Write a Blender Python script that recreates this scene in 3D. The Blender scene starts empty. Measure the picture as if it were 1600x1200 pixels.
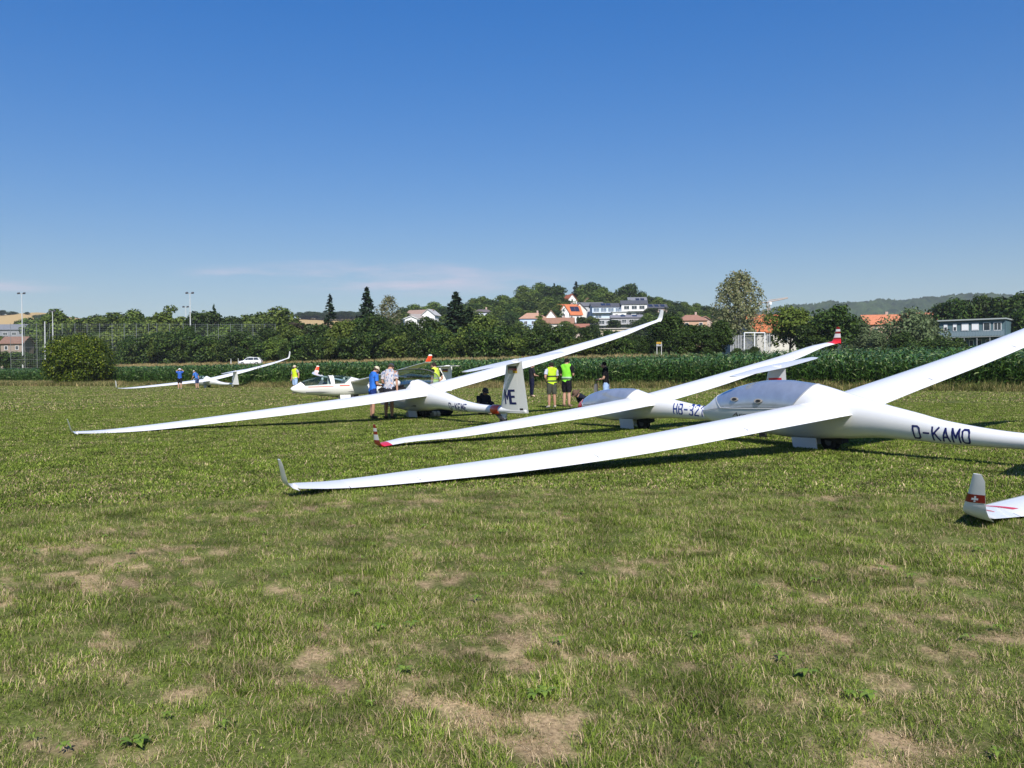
import bpy, bmesh, math, random
import numpy as np
from mathutils import Vector, Matrix, Euler

# ------------------------------------------------------------------ camera, sky, sun, exposure
scene = bpy.context.scene
COL = scene.collection
FPX, CAMH, PITCH, ROLL = 1376.42, 1.4811, math.atan((600 - 578.71) / 1376.42), -0.00853
cam_d = bpy.data.cameras.new('camera')
cam = bpy.data.objects.new('camera', cam_d)
COL.objects.link(cam)
cam_d.sensor_width = 36.0
cam_d.lens = FPX / 1600 * 36.0
cam_d.clip_start, cam_d.clip_end = 0.1, 9000
cam.matrix_world = (Matrix.Translation((0, 0, CAMH)) @ Matrix.Rotation(math.pi / 2 - PITCH, 4, 'X')
                    @ Matrix.Rotation(ROLL, 4, 'Z'))
scene.camera = cam

SUN_DIR = Vector((0.16, -0.987, 0.0)).normalized()      # horizontal direction towards the sun
SUN_EL = math.radians(42)
SUN_AZ = math.atan2(SUN_DIR.x, SUN_DIR.y)
world = bpy.data.worlds.new('World')
scene.world = world
world.use_nodes = True
wn, wl = world.node_tree.nodes, world.node_tree.links
bg = wn['Background']
sky = wn.new('ShaderNodeTexSky')
sky.sky_type = 'NISHITA'
sky.sun_disc = False
sky.sun_elevation = SUN_EL
sky.sun_rotation = SUN_AZ
sky.altitude = 300
sky.air_density = 1.4
sky.dust_density = 1.1
sky.ozone_density = 8.0
bg.inputs['Strength'].default_value = 0.1


def wmath(op, a, b=None, c=None, clamp=False):
    n = wn.new('ShaderNodeMath')
    n.operation = op
    n.use_clamp = clamp
    for i, v in enumerate((a, b, c)):
        if v is None:
            continue
        if isinstance(v, (int, float)):
            n.inputs[i].default_value = v
        else:
            wl.new(v, n.inputs[i])
    return n.outputs[0]


# thin wisps of cirrus: noise in a low band of the sky
tc = wn.new('ShaderNodeTexCoord')
sep = wn.new('ShaderNodeSeparateXYZ')
wl.new(tc.outputs['Generated'], sep.inputs[0])
mp = wn.new('ShaderNodeMapping')
mp.inputs['Scale'].default_value = (5, 5, 42)
mp.inputs['Rotation'].default_value = (0, math.radians(-2), 0)
wl.new(tc.outputs['Generated'], mp.inputs[0])
nz = wn.new('ShaderNodeTexNoise')
nz.inputs['Scale'].default_value = 1.3
nz.inputs['Detail'].default_value = 7
nz.inputs['Roughness'].default_value = 0.62
wl.new(mp.outputs[0], nz.inputs['Vector'])
az = wmath('ARCTAN2', sep.outputs[0], sep.outputs[1])


def wisp(azc, azw, elc, elw):
    a = wmath('DIVIDE', wmath('SUBTRACT', az, azc), azw)
    e = wmath('DIVIDE', wmath('SUBTRACT', sep.outputs[2], elc), elw)
    r = wmath('ADD', wmath('MULTIPLY', a, a), wmath('MULTIPLY', e, e))
    return wmath('SUBTRACT', 1.0, r, clamp=True)


m = wmath('ADD', wisp(-0.13, 0.22, 0.104, 0.022), wmath('MULTIPLY', wisp(-0.31, 0.06, 0.105, 0.012), 0.5))
m = wmath('ADD', m, wisp(-0.55, 0.1, 0.088, 0.01))
cl = wmath('MULTIPLY', m, wmath('MULTIPLY', wmath('SUBTRACT', nz.outputs[0], 0.43), 4.0, clamp=True), clamp=True)
cl = wmath('MULTIPLY', cl, 0.7)
hs = wn.new('ShaderNodeHueSaturation')
hs.inputs['Saturation'].default_value = 1.66
hs.inputs['Value'].default_value = 1.52
hs.inputs['Hue'].default_value = 0.520
gmn = wn.new('ShaderNodeGamma')
gmn.inputs[1].default_value = 0.66
wl.new(sky.outputs[0], gmn.inputs[0])
wl.new(gmn.outputs[0], hs.inputs['Color'])
mixc = wn.new('ShaderNodeMixRGB')
mixc.inputs[2].default_value = (6.0, 5.2, 6.0, 1)
wl.new(cl, mixc.inputs[0])
wl.new(hs.outputs[0], mixc.inputs[1])
wl.new(mixc.outputs[0], bg.inputs['Color'])

sun_d = bpy.data.lights.new('sun', 'SUN')
sun_d.energy = 5.0
sun_d.angle = math.radians(0.5)
sun_d.color = (1.0, 0.955, 0.88)
sun = bpy.data.objects.new('sun', sun_d)
COL.objects.link(sun)
to_sun = Vector((SUN_DIR.x * math.cos(SUN_EL), SUN_DIR.y * math.cos(SUN_EL), math.sin(SUN_EL)))
sun.rotation_euler = to_sun.to_track_quat('Z', 'Y').to_euler()
sun.location = (10, -40, 60)

scene.view_settings.view_transform = 'Standard'
scene.view_settings.look = 'None'
scene.view_settings.exposure = 0.38
scene.view_settings.gamma = 1.0
scene.view_settings.use_curve_mapping = False
scene.cycles.max_bounces = 8
scene.cycles.transparent_max_bounces = 12
scene.cycles.volume_bounces = 0
scene.cycles.use_denoising = True

rng = np.random.default_rng(7)
random.seed(7)


# ------------------------------------------------------------------ helpers
def ray(px, py, d):
    """world point seen at photograph pixel (px, py) that lies d metres ahead"""
    u, v = px - 800, py - 600
    c, s = math.cos(ROLL), math.sin(ROLL)
    u0, v0 = (u * c + v * s) / FPX, (-u * s + v * c) / FPX
    cp, sp = math.cos(PITCH), math.sin(PITCH)
    D = Vector((u0, cp - v0 * sp, -sp - v0 * cp))
    return Vector((0, 0, CAMH)) + D * (d / D.y)


def tag(o, label=None, cat=None, group=None, kind=None):
    if label: o['label'] = label
    if cat: o['category'] = cat
    if group: o['group'] = group
    if kind: o['kind'] = kind
    return o


def empty(name, loc=(0, 0, 0), rot=(0, 0, 0), sc=1.0):
    o = bpy.data.objects.new(name, None)
    COL.objects.link(o)
    o.location, o.rotation_euler, o.scale = loc, rot, (sc, sc, sc)
    o.empty_display_size = 0.3
    return o


def link(name, me, parent=None):
    o = bpy.data.objects.new(name, me)
    COL.objects.link(o)
    if parent is not None:
        o.parent = parent
    return o


def copy_tree(o, parent=None):
    c = o.copy()
    COL.objects.link(c)
    c.parent = parent
    for ch in list(o.children):
        copy_tree(ch, c)
    return c


def material(name, col, rough=0.6, spec=0.3, metal=0.0, coat=0.0, coat_rough=0.05, noise=None, bump=None):
    """noise = (scale, amount) : brightness variation of the surface colour; bump = (scale, strength)"""
    m = bpy.data.materials.new(name)
    m.use_nodes = True
    n, l = m.node_tree.nodes, m.node_tree.links
    b = n['Principled BSDF']
    b.inputs['Base Color'].default_value = (*col, 1)
    b.inputs['Roughness'].default_value = rough
    b.inputs['Specular IOR Level'].default_value = spec
    b.inputs['Metallic'].default_value = metal
    b.inputs['Coat Weight'].default_value = coat
    b.inputs['Coat Roughness'].default_value = coat_rough
    if noise:
        t = n.new('ShaderNodeTexCoord')
        z = n.new('ShaderNodeTexNoise')
        z.inputs['Scale'].default_value = noise[0]
        z.inputs['Detail'].default_value = 5
        r = n.new('ShaderNodeMapRange')
        r.inputs['From Min'].default_value = 0.3
        r.inputs['From Max'].default_value = 0.7
        r.inputs['To Min'].default_value = 1 - noise[1]
        r.inputs['To Max'].default_value = 1 + noise[1]
        x = n.new('ShaderNodeVectorMath')
        x.operation = 'SCALE'
        x.inputs[0].default_value = col
        l.new(t.outputs['Object'], z.inputs['Vector'])
        l.new(z.outputs[0], r.inputs[0])
        l.new(r.outputs[0], x.inputs['Scale'])
        l.new(x.outputs[0], b.inputs['Base Color'])
    if bump:
        z = n.new('ShaderNodeTexNoise')
        z.inputs['Scale'].default_value = bump[0]
        q = n.new('ShaderNodeBump')
        q.inputs['Strength'].default_value = bump[1]
        q.inputs['Distance'].default_value = 0.05
        l.new(z.outputs[0], q.inputs['Height'])
        l.new(q.outputs[0], b.inputs['Normal'])
    return m


def leaf_material(name, c_dark, c_light, c_odd=None, odd=0.0, rough=0.55, trans=0.25, spec=0.18):
    """foliage: colour varies per leaf (face attribute rnd) and per plant"""
    m = bpy.data.materials.new(name)
    m.use_nodes = True
    n, l = m.node_tree.nodes, m.node_tree.links
    b = n['Principled BSDF']
    b.inputs['Roughness'].default_value = rough
    b.inputs['Specular IOR Level'].default_value = spec
    a = n.new('ShaderNodeAttribute')
    a.attribute_name = 'rnd'
    mx = n.new('ShaderNodeMixRGB')
    mx.inputs[1].default_value = (*c_dark, 1)
    mx.inputs[2].default_value = (*c_light, 1)
    l.new(a.outputs['Fac'], mx.inputs[0])
    out = mx.outputs[0]
    if c_odd:
        k = n.new('ShaderNodeMath')
        k.operation = 'GREATER_THAN'
        k.inputs[1].default_value = 1 - odd
        a2 = n.new('ShaderNodeAttribute')
        a2.attribute_name = 'rn2'
        l.new(a2.outputs['Fac'], k.inputs[0])
        m2 = n.new('ShaderNodeMixRGB')
        m2.inputs[2].default_value = (*c_odd, 1)
        l.new(k.outputs[0], m2.inputs[0])
        l.new(out, m2.inputs[1])
        out = m2.outputs[0]
    oi = n.new('ShaderNodeObjectInfo')
    hsv = n.new('ShaderNodeHueSaturation')
    mr = n.new('ShaderNodeMapRange')
    mr.inputs['To Min'].default_value = 0.80
    mr.inputs['To Max'].default_value = 1.22
    l.new(oi.outputs['Random'], mr.inputs[0])
    l.new(mr.outputs[0], hsv.inputs['Value'])
    mh = n.new('ShaderNodeMapRange')
    mh.inputs['To Min'].default_value = 0.494
    mh.inputs['To Max'].default_value = 0.510
    l.new(oi.outputs['Random'], mh.inputs[0])
    l.new(mh.outputs[0], hsv.inputs['Hue'])
    l.new(out, hsv.inputs['Color'])
    l.new(hsv.outputs[0], b.inputs['Base Color'])
    tr = n.new('ShaderNodeBsdfTranslucent')
    l.new(hsv.outputs[0], tr.inputs['Color'])
    ms = n.new('ShaderNodeMixShader')
    ms.inputs[0].default_value = trans
    l.new(b.outputs[0], ms.inputs[1])
    l.new(tr.outputs[0], ms.inputs[2])
    l.new(ms.outputs[0], n['Material Output'].inputs['Surface'])
    return m


def glass_material(name, tint=(0.8, 0.88, 0.9), refl=0.08):
    m = bpy.data.materials.new(name)
    m.use_nodes = True
    n, l = m.node_tree.nodes, m.node_tree.links
    n.remove(n['Principled BSDF'])
    t = n.new('ShaderNodeBsdfTransparent')
    t.inputs[0].default_value = (*tint, 1)
    g = n.new('ShaderNodeBsdfGlossy')
    g.inputs['Roughness'].default_value = 0.03
    f = n.new('ShaderNodeLayerWeight')
    f.inputs[0].default_value = 0.25
    ad = n.new('ShaderNodeMath')
    ad.operation = 'MULTIPLY_ADD'
    ad.inputs[1].default_value = 0.45
    ad.inputs[2].default_value = refl
    l.new(f.outputs['Fresnel'], ad.inputs[0])
    x = n.new('ShaderNodeMixShader')
    l.new(ad.outputs[0], x.inputs[0])
    l.new(t.outputs[0], x.inputs[1])
    l.new(g.outputs[0], x.inputs[2])
    l.new(x.outputs[0], n['Material Output'].inputs['Surface'])
    return m


class MB:
    """collects shapes; build() links them as one mesh object"""

    def __init__(self):
        self.v, self.f, self.mi = [], [], []
        self.cur = 0

    def add(self, vs, fs):
        o = len(self.v)
        self.v += [tuple(q) for q in vs]
        self.f += [tuple(i + o for i in q) for q in fs]
        self.mi += [self.cur] * len(fs)

    def box(self, c, s, rz=0.0, M=None):
        x, y, z = s[0] / 2, s[1] / 2, s[2] / 2
        vs = [Vector(q) for q in ((-x, -y, -z), (x, -y, -z), (x, y, -z), (-x, y, -z), (-x, -y, z), (x, -y, z), (x, y, z), (-x, y, z))]
        R = Matrix.Rotation(rz, 3, 'Z') if M is None else M
        vs = [R @ q + Vector(c) for q in vs]
        self.add(vs, [(0, 3, 2, 1), (4, 5, 6, 7), (0, 1, 5, 4), (1, 2, 6, 5), (2, 3, 7, 6), (3, 0, 4, 7)])

    def tube(self, pts, rad, n=6, cap=True):
        pts = [Vector(q) for q in pts]
        if isinstance(rad, (int, float)):
            rad = [rad] * len(pts)
        rings = []
        up = Vector((0, 0, 1))
        for i, q in enumerate(pts):
            t = (pts[min(i + 1, len(pts) - 1)] - pts[max(i - 1, 0)]).normalized()
            a = t.cross(up)
            if a.length < 1e-3:
                a = t.cross(Vector((1, 0, 0)))
            a.normalize()
            b = t.cross(a)
            rings.append([q + (a * math.cos(2 * math.pi * k / n) + b * math.sin(2 * math.pi * k / n)) * rad[i] for k in range(n)])
        self.loft(rings, cap)

    def loft(self, rings, cap=True):
        n = len(rings[0])
        vs = [q for r in rings for q in r]
        fs = [(i * n + k, i * n + (k + 1) % n, (i + 1) * n + (k + 1) % n, (i + 1) * n + k) for i in range(len(rings) - 1) for k in range(n)]
        if cap:
            fs.append(tuple(range(n - 1, -1, -1)))
            fs.append(tuple((len(rings) - 1) * n + k for k in range(n)))
        self.add(vs, fs)

    def prism(self, poly, a, b, axis=1):
        """poly in the plane, extruded from a to b along axis (1 = y)"""
        n = len(poly)
        mk = (lambda p, t: (p[0], t, p[1])) if axis == 1 else ((lambda p, t: (t, p[0], p[1])) if axis == 0 else (lambda p, t: (p[0], p[1], t)))
        self.add([mk(p, a) for p in poly] + [mk(p, b) for p in poly],
                 [tuple(range(n)), tuple(range(2 * n - 1, n - 1, -1))] + [(k, n + k, n + (k + 1) % n, (k + 1) % n) for k in range(n)])

    def ball(self, c, r, n=10, m=6, z0=-1.0):
        rings = []
        for i in range(m + 1):
            t = math.asin(z0) + (math.pi / 2 - math.asin(z0)) * i / m
            rr = max(math.cos(t), 0.02)
            rings.append([(c[0] + r[0] * rr * math.cos(2 * math.pi * k / n), c[1] + r[1] * rr * math.sin(2 * math.pi * k / n), c[2] + r[2] * math.sin(t)) for k in range(n)])
        self.loft(rings)

    def mesh(self, name, mats, smooth=None):
        me = bpy.data.meshes.new(name)
        me.from_pydata(self.v, [], self.f)
        mats = mats if isinstance(mats, (list, tuple)) else [mats]
        for q in mats:
            me.materials.append(q)
        me.polygons.foreach_set('material_index', self.mi)
        bm = bmesh.new()
        bm.from_mesh(me)
        bmesh.ops.recalc_face_normals(bm, faces=bm.faces)
        if smooth is not None:
            ang = math.radians(smooth)
            for f in bm.faces:
                f.smooth = True
            for e in bm.edges:
                if len(e.link_faces) == 2 and e.calc_face_angle(0) > ang:
                    e.smooth = False
        bm.to_mesh(me)
        bm.free()
        me.update()
        return me

    def build(self, name, mats, parent=None, smooth=None):
        return link(name, self.mesh(name, mats, smooth), parent)


def np_mesh(name, verts, quads, mats, attrs=None, tris=None):
    """fast mesh from arrays; attrs = {name: per-face values}"""
    me = bpy.data.meshes.new(name)
    nq = len(quads)
    nt = 0 if tris is None else len(tris)
    me.vertices.add(len(verts))
    me.vertices.foreach_set('co', np.asarray(verts, np.float32).ravel())
    idx = np.asarray(quads, np.int32).ravel()
    if nt:
        idx = np.concatenate([idx, np.asarray(tris, np.int32).ravel()])
    me.loops.add(len(idx))
    me.loops.foreach_set('vertex_index', idx)
    me.polygons.add(nq + nt)
    st = np.concatenate([np.arange(nq) * 4, nq * 4 + np.arange(nt) * 3]).astype(np.int32)
    me.polygons.foreach_set('loop_start', st)
    mats = mats if isinstance(mats, (list, tuple)) else [mats]
    for q in mats:
        me.materials.append(q)
    me.update(calc_edges=True)
    for k, v in (attrs or {}).items():
        a = me.attributes.new(k, 'FLOAT', 'FACE')
        a.data.foreach_set('value', np.asarray(v, np.float32))
    return me


def sm(t):
    t = np.clip(t, 0, 1)
    return t * t * (3 - 2 * t)


_lat = rng.random((256, 256))


def vnoise(x, y):
    xi, yi = np.floor(x).astype(int), np.floor(y).astype(int)
    fx, fy = sm(x - xi), sm(y - yi)
    g = lambda a, b: _lat[a % 256, b % 256]
    return (g(xi, yi) * (1 - fx) + g(xi + 1, yi) * fx) * (1 - fy) + (g(xi, yi + 1) * (1 - fx) + g(xi + 1, yi + 1) * fx) * fy


def fbm(x, y, o=4):
    s, a, t = 0, 1.0, 0
    for k in range(o):
        s = s + a * vnoise(x * 2 ** k + 17.3 * k, y * 2 ** k + 5.1 * k)
        t += a
        a *= 0.55
    return s / t


# ------------------------------------------------------------------ materials
M = {}
M['gelcoat'] = material('white_gelcoat', (0.76, 0.76, 0.76), 0.28, 0.5, coat=0.6, coat_rough=0.06)
M['gelcoat_old'] = material('cream_gelcoat', (0.78, 0.77, 0.73), 0.3, 0.5, coat=0.5)
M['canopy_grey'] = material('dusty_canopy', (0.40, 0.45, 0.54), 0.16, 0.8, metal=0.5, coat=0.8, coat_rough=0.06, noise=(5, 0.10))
M['seal'] = material('grey_seal', (0.35, 0.36, 0.37), 0.6)
M['red'] = material('red_paint', (0.62, 0.02, 0.03), 0.35, 0.5, coat=0.4)
M['dark_red'] = material('dark_red_paint', (0.25, 0.012, 0.014), 0.35, 0.5, coat=0.4)
M['orange_red'] = material('orange_red_paint', (0.75, 0.07, 0.02), 0.35, 0.5, coat=0.4)
M['pale_red'] = material('faded_red_paint', (0.72, 0.22, 0.16), 0.4)
M['navy'] = material('navy_lettering', (0.012, 0.016, 0.10), 0.4)
M['blue_letter'] = material('blue_lettering', (0.015, 0.04, 0.22), 0.4)
M['black'] = material('black_rubber', (0.015, 0.015, 0.016), 0.8)
M['black_gloss'] = material('black_trim', (0.02, 0.02, 0.022), 0.35)
M['gold'] = material('gold_band', (0.6, 0.38, 0.04), 0.5)
M['metal'] = material('grey_metal', (0.45, 0.46, 0.47), 0.4, metal=0.6)
M['white_metal'] = material('galvanised_metal', (0.5, 0.52, 0.53), 0.5, noise=(2, 0.1))
M['dark_metal'] = material('dark_metal', (0.08, 0.08, 0.085), 0.5)
M['gap'] = material('panel_gap', (0.12, 0.12, 0.12), 0.8)
M['glass'] = glass_material('clear_canopy', (0.70, 0.82, 0.80), 0.05)
M['interior'] = material('cockpit_grey', (0.16, 0.16, 0.17), 0.8)
M['vent'] = material('vent_plastic', (.30, .28, .24), .5)
M['headrest'] = material('pale_cushion', (0.6, 0.6, 0.6), 0.9)
M['bark'] = material('bark', (0.075, 0.06, 0.045), 0.9, 0.1, noise=(3, 0.3))
M['birch_bark'] = material('birch_bark', (0.42, 0.40, 0.37), 0.9, 0.1, noise=(2, 0.4))
M['pane'] = material('window_glass', (0.03, 0.04, 0.05), 0.08, 0.8)
M['pane_blue'] = material('bluish_window_glass', (0.12, 0.17, 0.24), 0.1, 0.8)
M['solar'] = material('solar_panel', (0.02, 0.025, 0.05), 0.12, 0.8)


# ------------------------------------------------------------------ terrain
EX = np.array([-400, -120, -75, -44, -19, 10.2, 28.8, 60, 120, 400.0])
EY = np.array([330, 160, 128, 107, 84, 70, 52.8, 32, -5, -180.0])


def edge_s(x, y):
    """metres beyond the front edge of the maize field"""
    return y - np.interp(x, EX, EY)


def terr(x, y):
    x, y = np.asarray(x, float), np.asarray(y, float)
    s = edge_s(x, y)
    C = np.interp(x, [-90, -50, -5, 19, 45, 70], [.45, .5, .8, 1.0, 1.5, 1.7])
    B = np.interp(x, [-90, -50, -5, 20, 60], [2.7, 2.8, 2.55, 2.6, 2.3])
    z = C * np.clip(s / 44, 0, 1) ** 1.1 + (B - C) * sm((s - 43.5) / 6.5)
    z = z + 0.02 * (fbm(x * 0.5, y * 0.5, 2) - 0.5) * sm((y - 3) / 10)
    hx = np.where(x < 40, np.exp(-np.abs((x - 40) / 120) ** 3), np.exp(-np.abs((x - 40) / 88) ** 4))
    z = z + 30 * sm((y - 210) / 330) * hx
    z = z + 9 * sm((y - 250) / 500) * (1 - hx)
    return z


def tz(x, y):
    return float(terr(x, y))


LAWN = (0.100, 0.118, 0.032)
rings = [1.2]
while rings[-1] < 4300:
    rings.append(rings[-1] * 1.021 + 0.004)
R_ = np.array(rings)
A_ = np.concatenate([np.linspace(-180, -44, 48)[:-1], np.linspace(-44, 44, 331), np.linspace(44, 180, 48)[1:-1]])
TH = np.radians(90 - A_)
gx = np.concatenate([[0.0], np.outer(R_, np.cos(TH)).ravel()])
gy = np.concatenate([[0.0], np.outer(R_, np.sin(TH)).ravel()])
gz = terr(gx, gy)
nr, na = len(R_), len(A_)
i, j = np.meshgrid(np.arange(nr - 1), np.arange(na), indexing='ij')
j2 = (j + 1) % na
q = np.stack([1 + i * na + j, 1 + i * na + j2, 1 + (i + 1) * na + j2, 1 + (i + 1) * na + j], -1).reshape(-1, 4)
tr = np.stack([np.zeros(na, int), 1 + (np.arange(na) + 1) % na, 1 + np.arange(na)], -1)
q = q[:, ::-1]


def dryness(x, y):
    """how parched the turf is: 0 green, 1 bare straw"""
    a = fbm(x * 1.1, y * 1.1 + 3, 3)
    b = fbm(x * 4.6 + 40, y * 4.6, 3)
    near = 1 - sm((y - 4.2) / 5)
    t = 0.29 * a + 0.33 * b + 0.38 * fbm(x * 12 + 7, y * 12, 3)
    return sm((t - 0.568 + 0.078 * near - 0.05 * sm((y - 9) / 10)) / 0.15)


def zone_color():
    s = edge_s(gx, gy)
    n1 = fbm(gx * 0.12, gy * 0.12, 3)
    n2 = fbm(gx * 0.03 + 9, gy * 0.03, 3)
    d = dryness(gx, gy)
    lawn = np.array(LAWN)[None] * (0.75 + 0.5 * n1)[:, None]
    lawn = lawn * (1 - d[:, None]) + np.array([0.35, 0.255, 0.145])[None] * d[:, None]
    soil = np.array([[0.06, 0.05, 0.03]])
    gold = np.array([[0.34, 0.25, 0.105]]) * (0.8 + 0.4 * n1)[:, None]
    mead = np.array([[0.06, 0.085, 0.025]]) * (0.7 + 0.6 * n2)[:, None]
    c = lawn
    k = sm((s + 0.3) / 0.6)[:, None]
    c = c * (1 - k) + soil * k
    k = sm((s - 45) / 2)[:, None]
    c = c * (1 - k) + gold * k
    k = sm((s - 64) / 5)[:, None]
    return c * (1 - k) + mead * k


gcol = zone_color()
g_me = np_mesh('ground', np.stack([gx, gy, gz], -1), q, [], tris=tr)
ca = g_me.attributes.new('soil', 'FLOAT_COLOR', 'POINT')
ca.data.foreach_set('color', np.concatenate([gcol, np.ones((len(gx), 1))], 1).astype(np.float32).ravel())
gm = bpy.data.materials.new('turf_and_soil')
gm.use_nodes = True
n, l = gm.node_tree.nodes, gm.node_tree.links
b = n['Principled BSDF']
b.inputs['Roughness'].default_value = 0.95
b.inputs['Specular IOR Level'].default_value = 0.05
at_ = n.new('ShaderNodeAttribute')
at_.attribute_name = 'soil'
geo = n.new('ShaderNodeNewGeometry')
z1 = n.new('ShaderNodeTexNoise')
z1.inputs['Scale'].default_value = 38
z1.inputs['Detail'].default_value = 6
z2 = n.new('ShaderNodeTexNoise')
z2.inputs['Scale'].default_value = 1.7
z2.inputs['Detail'].default_value = 8
for z in (z1, z2):
    l.new(geo.outputs['Position'], z.inputs['Vector'])
mu = n.new('ShaderNodeMath')
mu.operation = 'MULTIPLY'
l.new(z1.outputs[0], mu.inputs[0])
l.new(z2.outputs[0], mu.inputs[1])
mr = n.new('ShaderNodeMapRange')
mr.inputs['From Min'].default_value = 0.12
mr.inputs['From Max'].default_value = 0.40
mr.inputs['To Min'].default_value = 0.45
mr.inputs['To Max'].default_value = 1.5
l.new(mu.outputs[0], mr.inputs[0])
vm = n.new('ShaderNodeVectorMath')
vm.operation = 'SCALE'
l.new(at_.outputs['Color'], vm.inputs[0])
l.new(mr.outputs[0], vm.inputs['Scale'])
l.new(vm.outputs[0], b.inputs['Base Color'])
g_me.materials.append(gm)
for p_ in range(1):
    g_me.polygons.foreach_set('use_smooth', np.ones(len(g_me.polygons), bool))
ground = link('ground', g_me)
tag(ground, 'mown airfield turf with parched straw patches running out to fields and hills', None, kind='structure')


# far hills: own meshes standing on the plain
def hill(name, label, xs, ys, zf, m, kind='structure'):
    X, Y = np.meshgrid(xs, ys, indexing='ij')
    Z = zf(X, Y)
    n_, k_ = X.shape
    i, j = np.meshgrid(np.arange(n_ - 1), np.arange(k_ - 1), indexing='ij')
    qq = np.stack([i * k_ + j, (i + 1) * k_ + j, (i + 1) * k_ + j + 1, i * k_ + j + 1], -1).reshape(-1, 4)
    me = np_mesh(name, np.stack([X, Y, Z], -1).reshape(-1, 3), qq, m)
    me.polygons.foreach_set('use_smooth', np.ones(len(me.polygons), bool))
    return tag(link(name, me), label, kind=kind)


def field_material():
    m = bpy.data.materials.new('far_fields')
    m.use_nodes = True
    n, l = m.node_tree.nodes, m.node_tree.links
    b = n['Principled BSDF']
    b.inputs['Roughness'].default_value = 1
    b.inputs['Specular IOR Level'].default_value = 0
    g = n.new('ShaderNodeNewGeometry')
    v = n.new('ShaderNodeTexVoronoi')
    v.inputs['Scale'].default_value = 0.006
    v.inputs['Randomness'].default_value = 0.8
    r = n.new('ShaderNodeValToRGB')
    r.color_ramp.interpolation = 'CONSTANT'
    e = r.color_ramp.elements
    e[0].color = (0.40, 0.29, 0.14, 1)
    e[1].position = 0.62
    e[1].color = (0.07, 0.10, 0.03, 1)
    e2 = e.new(0.8)
    e2.color = (0.34, 0.25, 0.12, 1)
    l.new(g.outputs['Position'], v.inputs['Vector'])
    l.new(v.outputs['Color'], r.inputs[0])
    l.new(r.outputs[0], b.inputs['Base Color'])
    return m


def hill_z(X, Y):
    return 6 + sm((Y - 640) / 420) * (54 + 20 * fbm(X * 0.006 + 2, Y * 0.004, 3)) * (1 - sm((X + 130) / 90)) * (1 - .34 * sm((X + 545) / 50) * (1 - sm((X + 300) / 50))) - 8 * sm((X + 60) / 40)


hill('hill', 'pale harvested grain fields on the low far ridge', np.linspace(-760, -20, 106), np.linspace(640, 1500, 50),
     hill_z,
     field_material())

forest_m = bpy.data.materials.new('far_forest')
forest_m.use_nodes = True
n, l = forest_m.node_tree.nodes, forest_m.node_tree.links
b = n['Principled BSDF']
b.inputs['Roughness'].default_value = 1
b.inputs['Specular IOR Level'].default_value = 0
g = n.new('ShaderNodeNewGeometry')
v = n.new('ShaderNodeTexNoise')
v.inputs['Scale'].default_value = 0.02
v.inputs['Detail'].default_value = 8
r = n.new('ShaderNodeValToRGB')
r.color_ramp.elements[0].position = 0.35
r.color_ramp.elements[0].color = (0.018, 0.032, 0.016, 1)
r.color_ramp.elements[1].position = 0.66
r.color_ramp.elements[1].color = (0.055, 0.085, 0.03, 1)
l.new(g.outputs['Position'], v.inputs['Vector'])
l.new(v.outputs[0], r.inputs[0])
l.new(r.outputs[0], b.inputs['Base Color'])


def forest_z(X, Y):
    base = 172 * np.exp(-((X - 1010) / 560) ** 4) * sm((Y - 1500) / 900)
    ridge = 0.86 + 0.16 * fbm(X * 0.0035 + 3, Y * 0.0012, 3) + 0.10 * sm((X - 1050) / 300)
    rnd_ = np.random.default_rng(3).random(X.shape)
    bumps = 13 * rnd_ ** 2 + 10 * fbm(X * 0.02, Y * 0.02, 2)
    return 8 + base * ridge + bumps * sm((Y - 1500) / 300)


hill('hill', 'blue hazy wooded hill far beyond the red roofs', np.linspace(380, 1750, 260), np.linspace(1500, 2800, 110), forest_z, forest_m)
hill('hill', 'dark wooded ridge far behind the left sports ground', np.linspace(-1400, 500, 300), np.linspace(1900, 2300, 24),
     lambda X, Y: 4 + sm((Y - 1900) / 260) * (84 + 34 * fbm(X * 0.004 + 7, Y * 0.002, 3) + 12 * np.random.default_rng(5).random(X.shape)) * (1 - 0.55 * sm((X - 100) / 300)), forest_m)

# the country road behind the maize
rd = MB()
pts = []
for k in range(41):
    x = -95 + k * 4.2
    y = float(np.interp(x, EX, EY)) + 55
    pts.append((x, y, tz(x, y) + 0.06))
for a_, b_ in zip(pts[:-1], pts[1:]):
    rd.add([(a_[0], a_[1] - 2.6, a_[2]), (b_[0], b_[1] - 2.6, b_[2]), (b_[0], b_[1] + 2.6, b_[2] + .02), (a_[0], a_[1] + 2.6, a_[2] + .02)], [(0, 1, 2, 3)])
tag(rd.build('road', material('asphalt', (0.05, 0.05, 0.052), 0.9, noise=(0.8, 0.15))), 'grey country road on the low bank behind the maize', kind='structure')


# ------------------------------------------------------------------ trees
def leaves_mesh(name, P, N, size, m, aspect=1.0, jitter=0.6):
    """one quad per leaf clump at P with normal about N"""
    n_ = len(P)
    N = N + rng.normal(size=(n_, 3)) * jitter
    N /= np.linalg.norm(N, axis=1, keepdims=True) + 1e-9
    t = np.cross(N, rng.normal(size=(n_, 3)))
    t /= np.linalg.norm(t, axis=1, keepdims=True) + 1e-9
    bt = np.cross(N, t)
    s = (size * (0.6 + 0.8 * rng.random(n_)))[:, None]
    a, b_ = t * s * aspect, bt * s
    # a rhombic leaf spray folded along its middle
    v = np.stack([P - a, P - b_ * 0.55 + N * s * 0.12, P + a, P + b_ * 0.55 + N * s * 0.12], 1).reshape(-1, 3)
    q_ = np.arange(n_ * 4).reshape(-1, 4)
    return np_mesh(name, v, q_, m, {'rnd': rng.random(n_), 'rn2': rng.random(n_)})


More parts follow.
